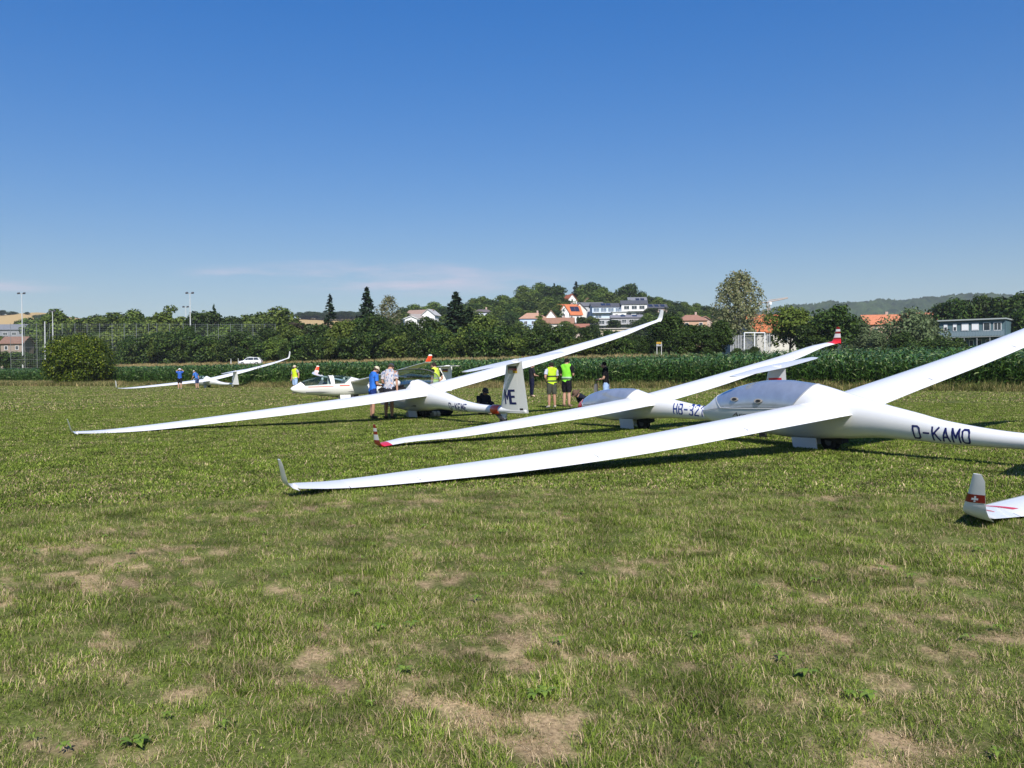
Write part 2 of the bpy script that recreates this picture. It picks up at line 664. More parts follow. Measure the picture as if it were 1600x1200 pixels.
def sphere_pts(n_, shell=0.35):
    d = rng.normal(size=(n_, 3))
    d /= np.linalg.norm(d, axis=1, keepdims=True)
    r = 1 - shell * rng.random(n_) ** 1.5
    return d * r[:, None], d


def crown_broad(name, m, n_leaf=6500, h=10.0, w=8.0, base=1.8, nb=42, size=0.26, lean=0.0, top=0.5, droop=0.0):
    """crown of many clumps inside an egg; h total height, w width"""
    P, N = [], []
    ch = h - base
    for k in range(nb):
        t = rng.random()
        d = rng.normal(size=3)
        d /= np.linalg.norm(d)
        rr = rng.random() ** 0.33 * 0.82
        c = np.array([d[0] * rr * w / 2, d[1] * rr * w / 2, base + ch / 2 + d[2] * rr * ch / 2])
        tt = (c[2] - base) / ch
        c[:2] *= np.interp(tt, [0, 0.3, 0.7, 1], [0.75, 1.05, 0.95, top])
        rad = (0.13 + 0.12 * rng.random()) * w * (0.8 if tt > 0.75 else 1)
        k_ = int(n_leaf / nb * (rad / (0.19 * w)) ** 2)
        p_, d_ = sphere_pts(k_, 0.45)
        p_ = p_ * np.array([1, 1, 0.78]) * rad + c
        p_[:, 2] -= droop * rng.random(k_) * (np.linalg.norm(d_[:, :2], axis=1))
        keep = (d_[:, 2] > -0.75) & (p_[:, 2] > base * 0.55)
        P.append(p_[keep])
        N.append(d_[keep] + np.array([0, 0, 0.35]))
    return leaves_mesh(name, np.concatenate(P), np.concatenate(N), size, m)


def crown_spruce(name, m, h=14.0, w=5.0, size=0.3, n_br=150, dens=26):
    P, N = [], []
    for k in range(n_br):
        t = (k + rng.random()) / n_br
        z = 0.9 + (h - 0.9) * t
        L = w / 2 * (1 - t) ** 0.85 * (0.72 + 0.4 * rng.random()) + 0.12
        a = rng.random() * 6.283
        m_ = max(4, int(dens * (L / (w / 2)) + 3))
        u = rng.random(m_) ** 0.7
        droop = -0.34 * L * u ** 1.5 + 0.1 * L * u ** 3
        side = rng.normal(size=m_) * 0.16 * L * (1.1 - u)
        x = np.cos(a) * L * u - np.sin(a) * side
        y = np.sin(a) * L * u + np.cos(a) * side
        P.append(np.stack([x, y, z + droop + rng.normal(size=m_) * 0.06], -1))
        N.append(np.stack([np.cos(a) * .4 + 0 * u, np.sin(a) * .4 + 0 * u, 0.9 + 0 * u], -1))
    return leaves_mesh(name, np.concatenate(P), np.concatenate(N), size, m, aspect=1.3)


def crown_birch(name, m, h=18.0, w=9.0, size=0.22, n_st=420):
    """hanging strands below rising limbs, with gaps"""
    P, N = [], []
    for k in range(n_st):
        t = rng.random() ** 0.8
        z0 = h * (0.28 + 0.70 * t)
        rmax = w / 2 * np.interp(t, [0, 0.25, 0.55, 0.8, 1], [0.75, 1.0, 0.92, 0.72, 0.25])
        a = rng.random() * 6.283
        r0 = rmax * rng.random() ** 0.55
        # strands gather round a few limbs
        a = round(a * 11 / 6.283 + rng.normal() * 0.25) * 6.283 / 11 + 0.35 * rng.normal()
        L = (1.2 + 2.6 * rng.random()) * h / 18
        m_ = int(14 + 10 * rng.random())
        u = rng.random(m_)
        x = np.cos(a) * (r0 + 0.5 * u) + rng.normal(size=m_) * 0.22
        y = np.sin(a) * (r0 + 0.5 * u) + rng.normal(size=m_) * 0.22
        P.append(np.stack([x, y, z0 - L * u], -1))
        N.append(np.stack([np.cos(a) + 0 * u, np.sin(a) + 0 * u, 0.25 + 0 * u], -1))
    return leaves_mesh(name, np.concatenate(P), np.concatenate(N), size, m, aspect=0.9, jitter=0.8)


def trunk_mesh(name, m, h, r, limbs=7, spread=0.28, top=0.85):
    t = MB()
    pts = [(0.02 * h * math.sin(3 * k / 6), 0.015 * h * math.cos(2 * k / 6), -0.4 + (h * top + 0.4) * k / 6) for k in range(7)]
    t.tube(pts, [r * (1.25 if k == 0 else 1 - 0.82 * k / 6) for k in range(7)], 7)
    for k in range(limbs):
        a = k * 2.4 + random.random()
        z = h * (0.22 + 0.5 * k / limbs)
        L = h * spread * (1.1 - 0.5 * k / limbs)
        p0 = Vector((0, 0, z))
        p1 = p0 + Vector((math.cos(a) * L * .5, math.sin(a) * L * .5, L * .35))
        p2 = p0 + Vector((math.cos(a) * L, math.sin(a) * L, L * .8))
        t.tube([p0, p1, p2], [r * .42, r * .28, r * .1], 5)
    return t.mesh(name, m, 40)


L_ = {}
L_['mid'] = leaf_material('leaf_mid_green', (0.022, 0.048, 0.006), (0.135, 0.180, 0.030), trans=.18)
L_['dark'] = leaf_material('leaf_dark_green', (0.006, 0.020, 0.004), (0.052, 0.085, 0.012), trans=0.10)
L_['light'] = leaf_material('leaf_light_green', (0.055, 0.090, 0.012), (0.16, 0.20, 0.036))
L_['conifer'] = leaf_material('needle_dark', (0.009, 0.024, 0.012), (0.040, 0.066, 0.026), trans=0.08)
L_['birch'] = leaf_material('leaf_birch', (0.095, 0.110, 0.045), (0.25, 0.26, 0.13), (0.24, 0.20, 0.10), 0.10)
L_['willow'] = leaf_material('leaf_willow', (0.060, 0.092, 0.038), (0.15, 0.19, 0.085))
L_['bush'] = leaf_material('leaf_bush', (0.012, 0.034, 0.003), (0.100, 0.145, 0.010), (0.20, 0.24, 0.02), 0.12, trans=0.12, rough=0.42)
L_['hedge'] = leaf_material('leaf_hedge', (0.004, 0.015, 0.003), (0.050, 0.086, 0.011), (0.11, 0.15, 0.03), 0.08, trans=0.08)
L_['purple'] = leaf_material('leaf_bronze', (0.035, 0.028, 0.018), (0.085, 0.07, 0.04))

# prototypes: (crown mesh, trunk mesh, height)
TP = {}


def proto(key, crown, h, r, bark='bark', **k):
    TP[key] = (crown, trunk_mesh('trunk', M[bark], h, r, **k), h)


proto('mid0', crown_broad('crown', L_['mid'], h=12, w=9, size=.30), 12, .26)
proto('mid1', crown_broad('crown', L_['mid'], h=12, w=7.4, nb=36, size=.30, top=.35), 12, .24)
proto('dark0', crown_broad('crown', L_['dark'], h=12, w=9.6, nb=46, size=.30), 12, .28)
proto('dark1', crown_broad('crown', L_['dark'], h=12, w=7.6, nb=36, size=.30, top=.4), 12, .25)
proto('light0', crown_broad('crown', L_['light'], h=12, w=9, nb=44, size=.30), 12, .26)
proto('light1', crown_broad('crown', L_['light'], h=12, w=7, nb=34, size=.28, top=.3), 12, .22)
proto('bronze', crown_broad('crown', L_['purple'], h=12, w=7, nb=30, size=.3), 12, .22)
proto('spruce0', crown_spruce('crown', L_['conifer'], h=16, w=7.6, size=.30, n_br=190, dens=32), 16, .22, limbs=0, top=.97)
proto('spruce1', crown_spruce('crown', L_['conifer'], h=16, w=5.8, size=.27, n_br=140, dens=26), 16, .2, limbs=0, top=.97)
proto('birch0', crown_birch('crown', L_['birch'], h=18, w=9.8, n_st=560, size=.21), 18, .26, 'birch_bark', limbs=12, spread=.26)
proto('birch1', crown_birch('crown', L_['birch'], h=18, w=6.0, n_st=240, size=.20), 18, .2, 'birch_bark', limbs=10, spread=.2)
proto('willow0', crown_broad('crown', L_['willow'], h=10, w=10, base=.8, nb=44, size=.26, droop=1.4), 10, .25)
proto('willow1', crown_broad('crown', L_['willow'], h=10, w=8, base=.6, nb=34, size=.24, droop=.9), 10, .22)
proto('hedge0', crown_broad('crown', L_['hedge'], n_leaf=7000, h=7, w=7, base=-.2, nb=34, size=.24, top=.7), 7, .16)
proto('hedge1', crown_broad('crown', L_['hedge'], n_leaf=7000, h=7, w=6, base=-.2, nb=30, size=.22, top=.6), 7, .16)
proto('hedge2', crown_broad('crown', L_['mid'], n_leaf=6500, h=7, w=6.4, base=-.2, nb=32, size=.24, top=.6), 7, .16)
proto('shrub0', crown_broad('crown', L_['dark'], n_leaf=3500, h=4, w=4.4, base=-.2, nb=22, size=.17, top=.7), 4, .1)


def behind(px, s):
    """distance at which the line of sight through column px is s metres beyond the front of the maize"""
    d = 60.0
    while d < 400:
        x = ray(px, 600, d).x
        if d - float(np.interp(x, EX, EY)) >= s:
            break
        d += 1.0
    return d


ORD = 'first second third fourth fifth sixth seventh eighth ninth tenth eleventh twelfth thirteenth fourteenth fifteenth sixteenth seventeenth eighteenth nineteenth twentieth'.split()
PLACED = {}


def relabel(group, form, marks):
    """tell the members of a row apart by counting from the nearest landmark"""
    n_ = {}
    for px, o in sorted(PLACED[group], key=lambda t: t[0]):
        m_ = [t for t in marks if t[0] <= px][-1][1]
        n_[m_] = n_.get(m_, 0) + 1
        o['label'] = form % (ORD[n_[m_] - 1], m_)


def tree(key, px, ytop, d, label, name='broadleaf_tree', group=None, ws=1.0, zb=None, cat='tree', sink=0.0):
    crown, trunk, h0 = TP[key]
    if d < 260 and px < 1010:
        d = max(d, behind(px, 64) + (d - 139) * .9 if d > 139 else behind(px, 63))
    top = ray(px, ytop, d)
    zg = (tz(top.x, top.y) if zb is None else zb) - sink
    h = max(top.z - zg, 1.0)
    s = h / h0
    o = empty(name, (top.x, top.y, zg), (0, 0, random.random() * 6.28))
    o.scale = (s * ws, s * ws, s)
    tag(o, label, cat, group)
    PLACED.setdefault(group, []).append((px, o))
    link('trunk', trunk, o)
    link('crown', crown, o)
    return o


HB_ = 'shrubs of the hedge behind the maize'
# dense hedge behind the maize, px / top / distance
hx = 200
k = 0
while hx < 1010:
    d = 139 - 6 * (hx - 186) / 824 + random.uniform(-2, 3)
    yt = np.interp(hx, [186, 230, 300, 420, 520, 640, 760, 860, 940, 1010], [527, 522, 524, 528, 516, 512, 512, 514, 520, 526]) + random.uniform(-7, 6)
    tree(['hedge0', 'hedge1', 'hedge0', 'hedge2', 'hedge1'][k % 5], hx, yt, d, 'tall dark green shrub in the dense hedge behind the maize field',
         'hedge_shrub', HB_, ws=random.uniform(.85, 1.2), cat='shrub')
    hx += random.uniform(15, 23)
    k += 1
# second row, bigger, filling the mass
BK = 'green trees rising out of the hedge'
for px, yt, key in [(205, 520, 'dark0'), (248, 512, 'dark1'), (290, 505, 'dark0'), (420, 508, 'dark0'), (455, 503, 'mid1'), (492, 498, 'dark1'), (560, 488, 'dark1'),
                    (588, 486, 'dark0'), (615, 500, 'dark1'), (640, 497, 'dark0'), (672, 490, 'dark0'), (690, 505, 'mid1'), (745, 489, 'mid0'), (770, 497, 'light1'), (790, 504, 'dark0'),
                    (805, 506, 'dark0'), (845, 503, 'dark1'), (882, 506, 'dark0'), (918, 504, 'dark1'), (955, 512, 'dark0'), (985, 515, 'dark1')]:
    tree(key, px, yt, 150 + random.uniform(-4, 6), 'bushy green tree standing in the second row of the hedge', 'broadleaf_tree', BK, ws=random.uniform(.85, 1.1))
# trees of the sports ground, further back
SP = 'trees behind the sports ground fence'
for px, yt, key, d in [(60, 528, 'dark0', 190), (95, 500, 'mid0', 200), (118, 497, 'light1', 215), (146, 494, 'bronze', 220), (162, 489, 'mid0', 215), (188, 483, 'mid1', 205), (240, 492, 'mid0', 210),
                       (282, 492, 'light1', 205), (302, 505, 'dark0', 190), (355, 489, 'dark0', 205), (384, 488, 'mid0', 215), (405, 483, 'mid1', 215),
                       (425, 476, 'mid0', 205), (447, 488, 'light0', 210), (468, 496, 'bronze', 195), (170, 512, 'light0', 185), (215, 510, 'mid0', 188), (345, 505, 'mid0', 180), (375, 510, 'dark1', 178),
                       (120, 520, 'mid0', 186), (70, 494, 'mid0', 225), (130, 492, 'dark0', 225), (255, 491, 'mid0', 222), (330, 487, 'mid1', 225), (400, 491, 'dark0', 220), (440, 486, 'mid1', 222), (365, 493, 'mid0', 220), (225, 489, 'mid1', 224), (175, 492, 'dark0', 224), (20, 530, 'dark1', 200), (5, 522, 'mid1', 230), (140, 515, 'dark0', 190)]:
    tree(key, px, yt, d, 'leafy tree in the belt behind the tall net posts', 'broadleaf_tree', SP, ws=random.uniform(1.1, 1.5))
tree('dark0', 12, 531, 200, 'dark tree in front of the beige house at the left edge')
tree('dark1', 42, 527, 205, 'dark tree between the leftmost mast and the net posts')
tree('mid1', 93, 477, 190, 'tall rounded tree right of the leftmost floodlight mast')
tree('mid0', 213, 480, 195, 'broad crowned tree with the ragged top behind the net posts')
tree('light1', 264, 474, 190, 'tall light green conical tree left of the middle floodlight', ws=1.15)
tree('dark1', 320, 475, 188, 'tall dark tree close right of the middle floodlight')
tree('spruce1', 334, 477, 192, 'brownish dark conifer beside the tall tree at the floodlight', 'conifer')
tree('spruce1', 515, 461, 165, 'slim dark spruce left of the taller pointed spruce', 'spruce', ws=1.35)
tree('spruce0', 573, 449, 170, 'tallest pointed spruce left of the bare looking birch', 'spruce', ws=1.25)
tree('birch1', 606, 457, 158, 'thin straggly birch beside the tallest spruce', 'birch_tree', ws=1.25)
tree('light0', 537, 493, 150, 'light green tree between the two slim spruces', ws=1.0)
tree('spruce0', 712, 456, 150, 'wide dark spruce standing in the middle of the hedge', 'spruce', ws=1.75)
tree('spruce0', 733, 480, 150, 'shorter dark spruce against the right side of the wide one', 'spruce', ws=1.6)
tree('spruce0', 925, 508, 140, 'small pointed conifer below the orange roofed house', 'conifer')
# row on the right
tree('dark0', 1046, 487, 126, 'dark round tree directly under the raised white wingtip', ws=1.15)
tree('dark0', 1008, 522, 128, 'low dark tree left of the one under the raised wingtip')
tree('dark0', 1066, 508, 122, 'low dark tree filling the gap before the peach coloured house', ws=1.1)
tree('dark1', 1106, 512, 120, 'low dark tree between the two round trees before the birch')
tree('dark1', 1088, 500, 124, 'dark bushy tree with visible trunk left of the big birch', ws=1.25)
tree('dark0', 1125, 497, 122, 'dark round tree in front of the big birch foot', ws=.95)
tree('birch0', 1156, 419, 150, 'big drooping grey green birch towering over the maize', 'birch_tree', ws=1.12)
tree('light0', 1234, 469, 135, 'light green tree left of the dark round tree', ws=1.05)
tree('dark0', 1300, 471, 128, 'large dark round tree behind the red striped wingtip', ws=1.12)
tree('dark1', 1262, 500, 127, 'dark tree filling the gap beside the large round one')
tree('willow1', 1345, 490, 150, 'pale green willow right of the large dark tree')
tree('willow1', 1372, 512, 142, 'small round silvery willow below the red roof')
tree('willow0', 1412, 474, 150, 'broad silvery willow in front of the red roof')
tree('willow1', 1443, 481, 156, 'second silvery willow next to the blue grey building')
tree('dark0', 1408, 515, 140, 'low dark tree at the foot of the broad willow', ws=1.1)
for px, yt in [(1445, 527), (1472, 523), (1496, 526), (1422, 528)]:
    tree('hedge1', px, yt, 138, 'low dark shrub under the blue grey building', 'hedge_shrub', 'shrubs below the blue grey building', cat='shrub', ws=1.3)
for px, yt in [(1152, 541), (1180, 538), (1168, 543)]:
    tree('shrub0', px, yt, 119, 'low round shrub before the white net cage', 'shrub', 'shrubs before the net cage', cat='shrub')
tree('dark1', 1474, 462, 205, 'leftmost dark tree behind the blue grey building', ws=.95)
tree('dark0', 1505, 459, 200, 'second dark tree behind the blue grey building')
tree('dark0', 1548, 454, 200, 'dense dark tree above the right end of the flat roof')
tree('mid0', 1532, 478, 205, 'mid green tree low behind the flat roof', ws=1.1)
tree('dark0', 1588, 449, 190, 'tall dark tree at the right end of the tree row', ws=1.1)
tree('dark1', 1606, 470, 170, 'dark tree right beside the blue grey building')
tree('dark0', 1640, 452, 190, 'dark tree closing the row beyond the blue grey building')
# round bush and the left hedge
tree('hedge1', 10, 548, 139, 'dark clipped hedge shrub behind the maize left of the round bush', 'hedge_shrub', 'hedge left of the round bush', cat='shrub', ws=1.6)
for px in (32, 55, 78, 98):
    tree('hedge0', px, 549 + random.uniform(-3, 3), 139, 'dark clipped hedge shrub behind the maize left of the round bush', 'hedge_shrub', 'hedge left of the round bush', cat='shrub', ws=1.6)
bushm = crown_broad('foliage', L_['bush'], n_leaf=90000, h=7.0, w=8.0, base=-.5, nb=150, size=.125, top=.8)
bb = ray(125, 600, 112)
bo = empty('round_bush', (bb.x, bb.y, tz(bb.x, bb.y) - .1))
tag(bo, 'large round dark green bush standing alone at the edge of the turf', 'bush')
link('foliage', bushm, bo)
link('stem', trunk_mesh('stem', M['bark'], 5.0, .14, limbs=6), bo)

# woods on the village hill
HW = 'trees on the village hill'
for px, yt, key, d in [(632, 478, 'dark0', 430), (652, 474, 'mid0', 440), (672, 470, 'mid0', 450), (690, 474, 'dark1', 445), (740, 464, 'mid0', 450), (757, 460, 'mid1', 450), (772, 466, 'dark0', 430),
                       (722, 470, 'dark1', 440), (790, 459, 'mid0', 440), (800, 470, 'dark0', 400), (780, 478, 'mid0', 390), (822, 466, 'dark1', 400), (842, 468, 'mid0', 410), (862, 470, 'dark1', 410), (812, 478, 'mid0', 385),
                       (1000, 462, 'mid0', 470), (1015, 461, 'dark0', 470), (1032, 462, 'mid0', 475), (1048, 467, 'dark0', 460), (1065, 470, 'mid0', 460), (1085, 478, 'mid0', 430), (1105, 476, 'dark0', 440), (1062, 486, 'mid0', 390),
                       (925, 466, 'mid0', 440), (940, 470, 'mid0', 440), (958, 466, 'mid0', 445), (965, 472, 'dark0', 440), (985, 468, 'mid0', 445), (912, 470, 'mid1', 440), (1018, 478, 'dark1', 415),
                       (1030, 487, 'dark0', 380), (1048, 492, 'mid0', 340), (1100, 490, 'mid0', 360), (1120, 485, 'dark0', 380), (845, 488, 'light1', 360), (866, 480, 'dark1', 385), (1075, 495, 'dark0', 330),
                       (645, 482, 'dark0', 410), (660, 480, 'mid0', 425), (683, 480, 'dark0', 420), (625, 486, 'mid0', 380), (748, 472, 'dark0', 425), (765, 474, 'mid0', 420), (780, 468, 'mid0', 430), (735, 478, 'mid0', 390), (800, 462, 'mid1', 450), (812, 458, 'mid0', 455),
                       (828, 456, 'mid0', 450), (848, 456, 'dark0', 450), (860, 462, 'mid0', 430), (875, 462, 'dark1', 440), (882, 470, 'mid0', 430), (906, 458, 'mid0', 455), (932, 460, 'dark0', 450), (950, 456, 'mid0', 460), (1005, 455, 'mid0', 480), (990, 462, 'dark0', 460),
                       (1022, 466, 'mid0', 450), (1040, 470, 'mid0', 440), (1055, 475, 'dark0', 420), (1072, 474, 'mid0', 450), (1092, 472, 'mid0', 450), (1112, 480, 'mid0', 420), (1128, 480, 'dark0', 430), (1015, 488, 'mid0', 360), (1000, 496, 'dark0', 345), (1062, 494, 'mid0', 345), (910, 492, 'dark1', 372), (925, 492, 'mid1', 368), (958, 497, 'dark1', 362), (888, 500, 'mid0', 330), (925, 505, 'dark0', 320), (850, 498, 'mid0', 330), (815, 500, 'mid0', 325), (845, 476, 'mid0', 395), (868, 474, 'mid0', 400), (830, 484, 'mid0', 385), (800, 484, 'dark0', 375), (880, 480, 'dark0', 412),
                       (790, 492, 'dark0', 330), (768, 490, 'mid0', 320), (820, 490, 'dark0', 380), (700, 490, 'mid0', 330)]:
    tree(key, px, yt, d, 'leafy tree on the wooded slope around the hillside village', 'broadleaf_tree', HW, ws=random.uniform(1.15, 1.6))
tree('mid0', 822, 444, 470, 'tall broad tree at the left end of the hilltop wood', ws=1.1)
tree('mid0', 840, 439, 472, 'highest greyish tree of the left hilltop wood', ws=1.1)
tree('dark1', 856, 441, 470, 'dark upright tree on the hilltop left of the gap')
tree('dark1', 872, 440, 468, 'dark upright tree next to the gap with the red roof', ws=.9)
tree('spruce0', 866, 443, 470, 'dark hilltop conifer among the left wood', 'conifer')
tree('spruce0', 900, 440, 470, 'dark hilltop conifer right above the red roofed house', 'conifer', ws=1.3)
tree('mid1', 910, 441, 470, 'slim green tree on the hilltop right of the gap')
tree('dark0', 926, 437, 470, 'dark domed tree on the hilltop above the blue house', ws=1.0)
tree('mid0', 940, 446, 460, 'light domed tree on the hilltop above the blue house', ws=1.1)
tree('dark0', 980, 440, 480, 'single round dark tree crowning the hill above the white houses', ws=1.1)
tree('mid0', 972, 458, 470, 'green tree at the foot of the round hilltop tree', ws=1.1)
# treetops along the far left ridge
FR = 'trees along the far left ridge'
for px, yt in [(3, 484), (20, 486), (14, 489), (30, 491), (42, 487), (55, 492), (66, 490), (78, 492), (345, 494), (472, 487), (484, 486), (495, 486), (506, 487), (517, 486), (528, 486), (538, 485), (548, 485), (558, 486), (568, 488)]:
    tree('dark0', px, yt, 980, 'small dark tree on the skyline of the far left ridge', 'broadleaf_tree', FR, ws=random.uniform(1.9, 2.8), zb=float(hill_z(ray(px, yt, 980).x, 980.0)) - 1)
for px, yt in [(50, 497), (60, 494), (70, 499), (80, 496), (88, 501), (44, 506), (56, 508)]:
    tree('mid0', px, yt, 520, 'leafy tree in the small wood below the far grain field', 'broadleaf_tree', 'trees below the far grain field', ws=1.5)

HM = [(0, 'the gap with bare straw ground'), (298, 'the middle floodlight'), (392, 'the white car'), (515, 'the slim spruce'), (573, 'the tallest spruce'), (606, 'the straggly birch'), (712, 'the wide spruce'),
      (805, 'the fin marked ME'), (885, 'the man in green vest'), (945, 'the woman in black')]
relabel(HB_, '%s dark hedge shrub to the right of %s', HM)
relabel(BK, '%s bushy hedge tree to the right of %s', HM)
relabel(SP, '%s leafy tree behind the net posts right of %s', [(0, 'the left edge'), (35, 'the leftmost floodlight'), (83, 'the shorter floodlight'), (125, 'the round bush'), (298, 'the middle floodlight'), (392, 'the white car')])
relabel(HW, '%s leafy tree to the right of %s on the village hill', [(0, 'the straggly birch'), (652, 'the long brown roof'), (712, 'the wide spruce'), (754, 'the chimney house'), (790, 'the small hidden house'), (833, 'the hipped brown roof'),
                                                                     (861, 'the narrow gable'), (893, 'the orange roof'), (923, 'the wide grey roof'), (948, 'the pale blue house'), (991, 'the white terraced house'), (1027, 'the brown timbered house'), (1084, 'the peach coloured house')])
relabel(FR, '%s small skyline tree right of %s on the far ridge', [(0, 'the left edge'), (300, 'the middle floodlight'), (470, 'the white car'), (515, 'the slim spruce')])
relabel('trees below the far grain field', '%s tree of the small wood right of %s', [(0, 'the leftmost floodlight')])
relabel('hedge left of the round bush', '%s dark hedge shrub from %s, left of the round bush', [(0, 'the left edge')])
relabel('shrubs below the blue grey building', '%s low shrub under the blue grey building, from %s', [(0, 'the left')])
relabel('shrubs before the net cage', '%s low shrub in front of the net cage, from %s', [(0, 'the left')])


# ------------------------------------------------------------------ buildings
WALL = {}


def wallm(c):
    if c not in WALL:
        WALL[c] = material('render_wall', c, 0.9, 0.1, noise=(0.7, 0.06))
    return WALL[c]


ROOF = {}


def roofm(c):
    if c not in ROOF:
        m = material('roof_tiles', c, 0.8, 0.2)
        n, l = m.node_tree.nodes, m.node_tree.links
        t = n.new('ShaderNodeTexCoord')
        w = n.new('ShaderNodeTexNoise')
        w.inputs['Scale'].default_value = 1.6
        w.inputs['Detail'].default_value = 6
        r = n.new('ShaderNodeMapRange')
        r.inputs['To Min'].default_value = 0.7
        r.inputs['To Max'].default_value = 1.3
        x = n.new('ShaderNodeVectorMath')
        x.operation = 'SCALE'
        x.inputs[0].default_value = c
        l.new(t.outputs['Object'], w.inputs['Vector'])
        l.new(w.outputs[0], r.inputs[0])
        l.new(r.outputs[0], x.inputs['Scale'])
        l.new(x.outputs[0], n['Principled BSDF'].inputs['Base Color'])
        ROOF[c] = m
    return ROOF[c]


M['frame_white'] = material('white_frame', (0.7, 0.7, 0.7), 0.5)
M['shutter'] = material('white_shutter', (0.72, 0.74, 0.76), 0.6)


def window(parent, x, z, w, h, y, pane='pane', frame='frame_white', shutter=0.0):
    """a framed opening on the front wall (local -y side)"""
    f = MB()
    t = 0.09
    for sx in (-1, 1):
        f.box((x + sx * (w / 2 - t / 2), y - .04, z), (t, .12, h))
    for sz in (-1, 1):
        f.box((x, y - .04, z + sz * (h / 2 - t / 2)), (w - 2 * t, .12, t))
    if w > 1.3:
        f.box((x, y - .04, z), (t * .7, .10, h - 2 * t))
    fo = f.build('window', M[frame], parent)
    p = MB()
    p.box((x, y - .015, z), (w - 2 * t, .03, h - 2 * t))
    p.build('pane', M[pane], fo)
    if shutter:
        s = MB()
        hh = (h - 2 * t) * shutter
        s.box((x, y - .075, z + h / 2 - t - hh / 2), (w - 2 * t, .03, hh))
        s.build('shutter', M['shutter'], fo)
    return fo


def house(px, d, w, dep, y_eave, rise, label, wall, roof, yaw=0.0, kind='gable_side', wins=(), solar=None, chimney=False, name='house', depth_below=16.0, balcony=None, over=.5):
    """front wall centred on pixel column px at distance d with its eave at pixel row y_eave"""
    e = ray(px, y_eave, d)
    zg = tz(e.x, e.y) - 0.6
    zg = min(zg, e.z - 3)
    zg = max(zg, e.z - depth_below)
    H = e.z - zg
    o = empty(name, (e.x, e.y, zg), (0, 0, yaw))
    tag(o, label, 'house')
    wm, rm = wallm(wall), roofm(roof)
    b = MB()
    hw = w / 2
    if kind == 'gable_front':
        b.prism([(-hw, 0), (hw, 0), (hw, H), (0, H + rise), (-hw, H)], 0, dep)
    elif kind == 'gable_side':
        b.prism([(0, 0), (dep, 0), (dep, H), (dep / 2, H + rise), (0, H)], -hw, hw, axis=0)
    else:
        b.box((0, dep / 2, H / 2), (w, dep, H))
    b.build('wall', wm, o)
    r = MB()
    t = .22
    if kind == 'gable_side':
        k = rise / (dep / 2)
        for s in (0, 1):
            y0, y1 = (-over, dep / 2) if s == 0 else (dep + over, dep / 2)
            z0, z1 = H - over * k, H + rise
            r.prism([(y0, z0 + .03), (y1, z1 + .03), (y1, z1 + .03 + t), (y0, z0 + .03 + t)], -hw - over, hw + over, axis=0)
    elif kind == 'gable_front':
        k = rise / hw
        for s in (-1, 1):
            r.prism([(s * (hw + over), H - over * k + .03), (0, H + rise + .03), (0, H + rise + .03 + t), (s * (hw + over), H - over * k + .03 + t)], -over, dep + over)
    elif kind == 'hip':
        ov = over
        z = H + .02
        r.add([(-hw - ov, -ov, z), (hw + ov, -ov, z), (hw + ov, dep + ov, z), (-hw - ov, dep + ov, z), (-hw * .45, dep / 2, H + rise), (hw * .45, dep / 2, H + rise)],
              [(0, 1, 5, 4), (1, 2, 5), (2, 3, 4, 5), (3, 0, 4), (3, 2, 1, 0)])
    else:
        r.box((0, dep / 2, H + .15), (w + 2 * over, dep + 2 * over, .3))
    ro = r.build('roof', rm, o)
    if chimney:
        c = MB()
        c.box((hw * .35, dep * .55, H + rise + .2), (.7, .6, 1.6))
        c.build('chimney', wallm((.4, .3, .26)), ro)
    for wi in wins:
        window(o, wi[0], H + wi[1], wi[2], wi[3], 0, *(wi[4:]))
    if solar and kind == 'gable_side':
        k = rise / (dep / 2)
        ang = math.atan(k)
        for sx in solar:
            s = MB()
            R = Matrix.Rotation(ang, 3, 'X')
            s.box((sx, dep * .24, H + k * dep * .24 + t + .14), (2.0, dep * .36, .06), M=R)
            s.build('solar_panel', M['solar'], o)
    if balcony:
        x, z, bw = balcony
        bb = MB()
        bb.box((x, -.75, H + z), (bw, 1.5, .18))
        bo = bb.build('balcony', wallm((.55, .55, .55)), o)
        rr = MB()
        nn = int(bw / .5)
        for i in range(nn + 1):
            rr.box((x - bw / 2 + .05 + i * (bw - .1) / nn, -1.46, H + z + .55), (.05, .05, .92))
        rr.box((x, -1.46, H + z + 1.04), (bw, .06, .06))
        rr.build('railing', M['metal'], bo)
    return o


WHITE, OFF, GREY = (.74, .74, .73), (.66, .64, .58), (.36, .37, .39)
ORANGE, BROWN, SLATE = (.46, .15, .065), (.27, .15, .10), (.075, .08, .095)
# village on the hill
house(893, 400, 10, 9, 491, 4.6, 'white house with bright orange roof and dark solar panels on the hillside', WHITE, ORANGE, yaw=.25, kind='gable_side', solar=(1.2, 3.3),
      wins=[(-3, -1.6, 1.2, 1.4), (0, -1.6, 1.2, 1.4), (3, -1.6, 1.2, 1.4), (-2, -4.4, 1.6, 1.6), (2, -4.4, 1.6, 1.6)], chimney=True)
house(881, 398, 5, 8, 489, 3.6, 'white gabled wing of the orange roofed hillside house', WHITE, ORANGE, yaw=.25, kind='gable_front', wins=[(0, -1.2, 1.3, 1.5), (0, 1.0, .9, 1.0)])
house(948, 420, 14, 8, 479, 1.7, 'pale blue modern house with a long dark roof and glazed front', (.50, .60, .72), SLATE, yaw=.05, kind='gable_side', solar=(-1.5, 1),
      wins=[(-5, -1.6, 2.8, 1.9, 'pane_blue'), (-1.5, -1.6, 2.8, 1.9, 'pane_blue'), (2, -1.6, 2.8, 1.9, 'pane_blue'), (5.3, -1.6, 2.2, 1.9, 'pane_blue'), (-4, -4.6, 3, 1.9, 'pane_blue'), (3, -4.6, 3, 1.9)], balcony=(0, -3, 14))
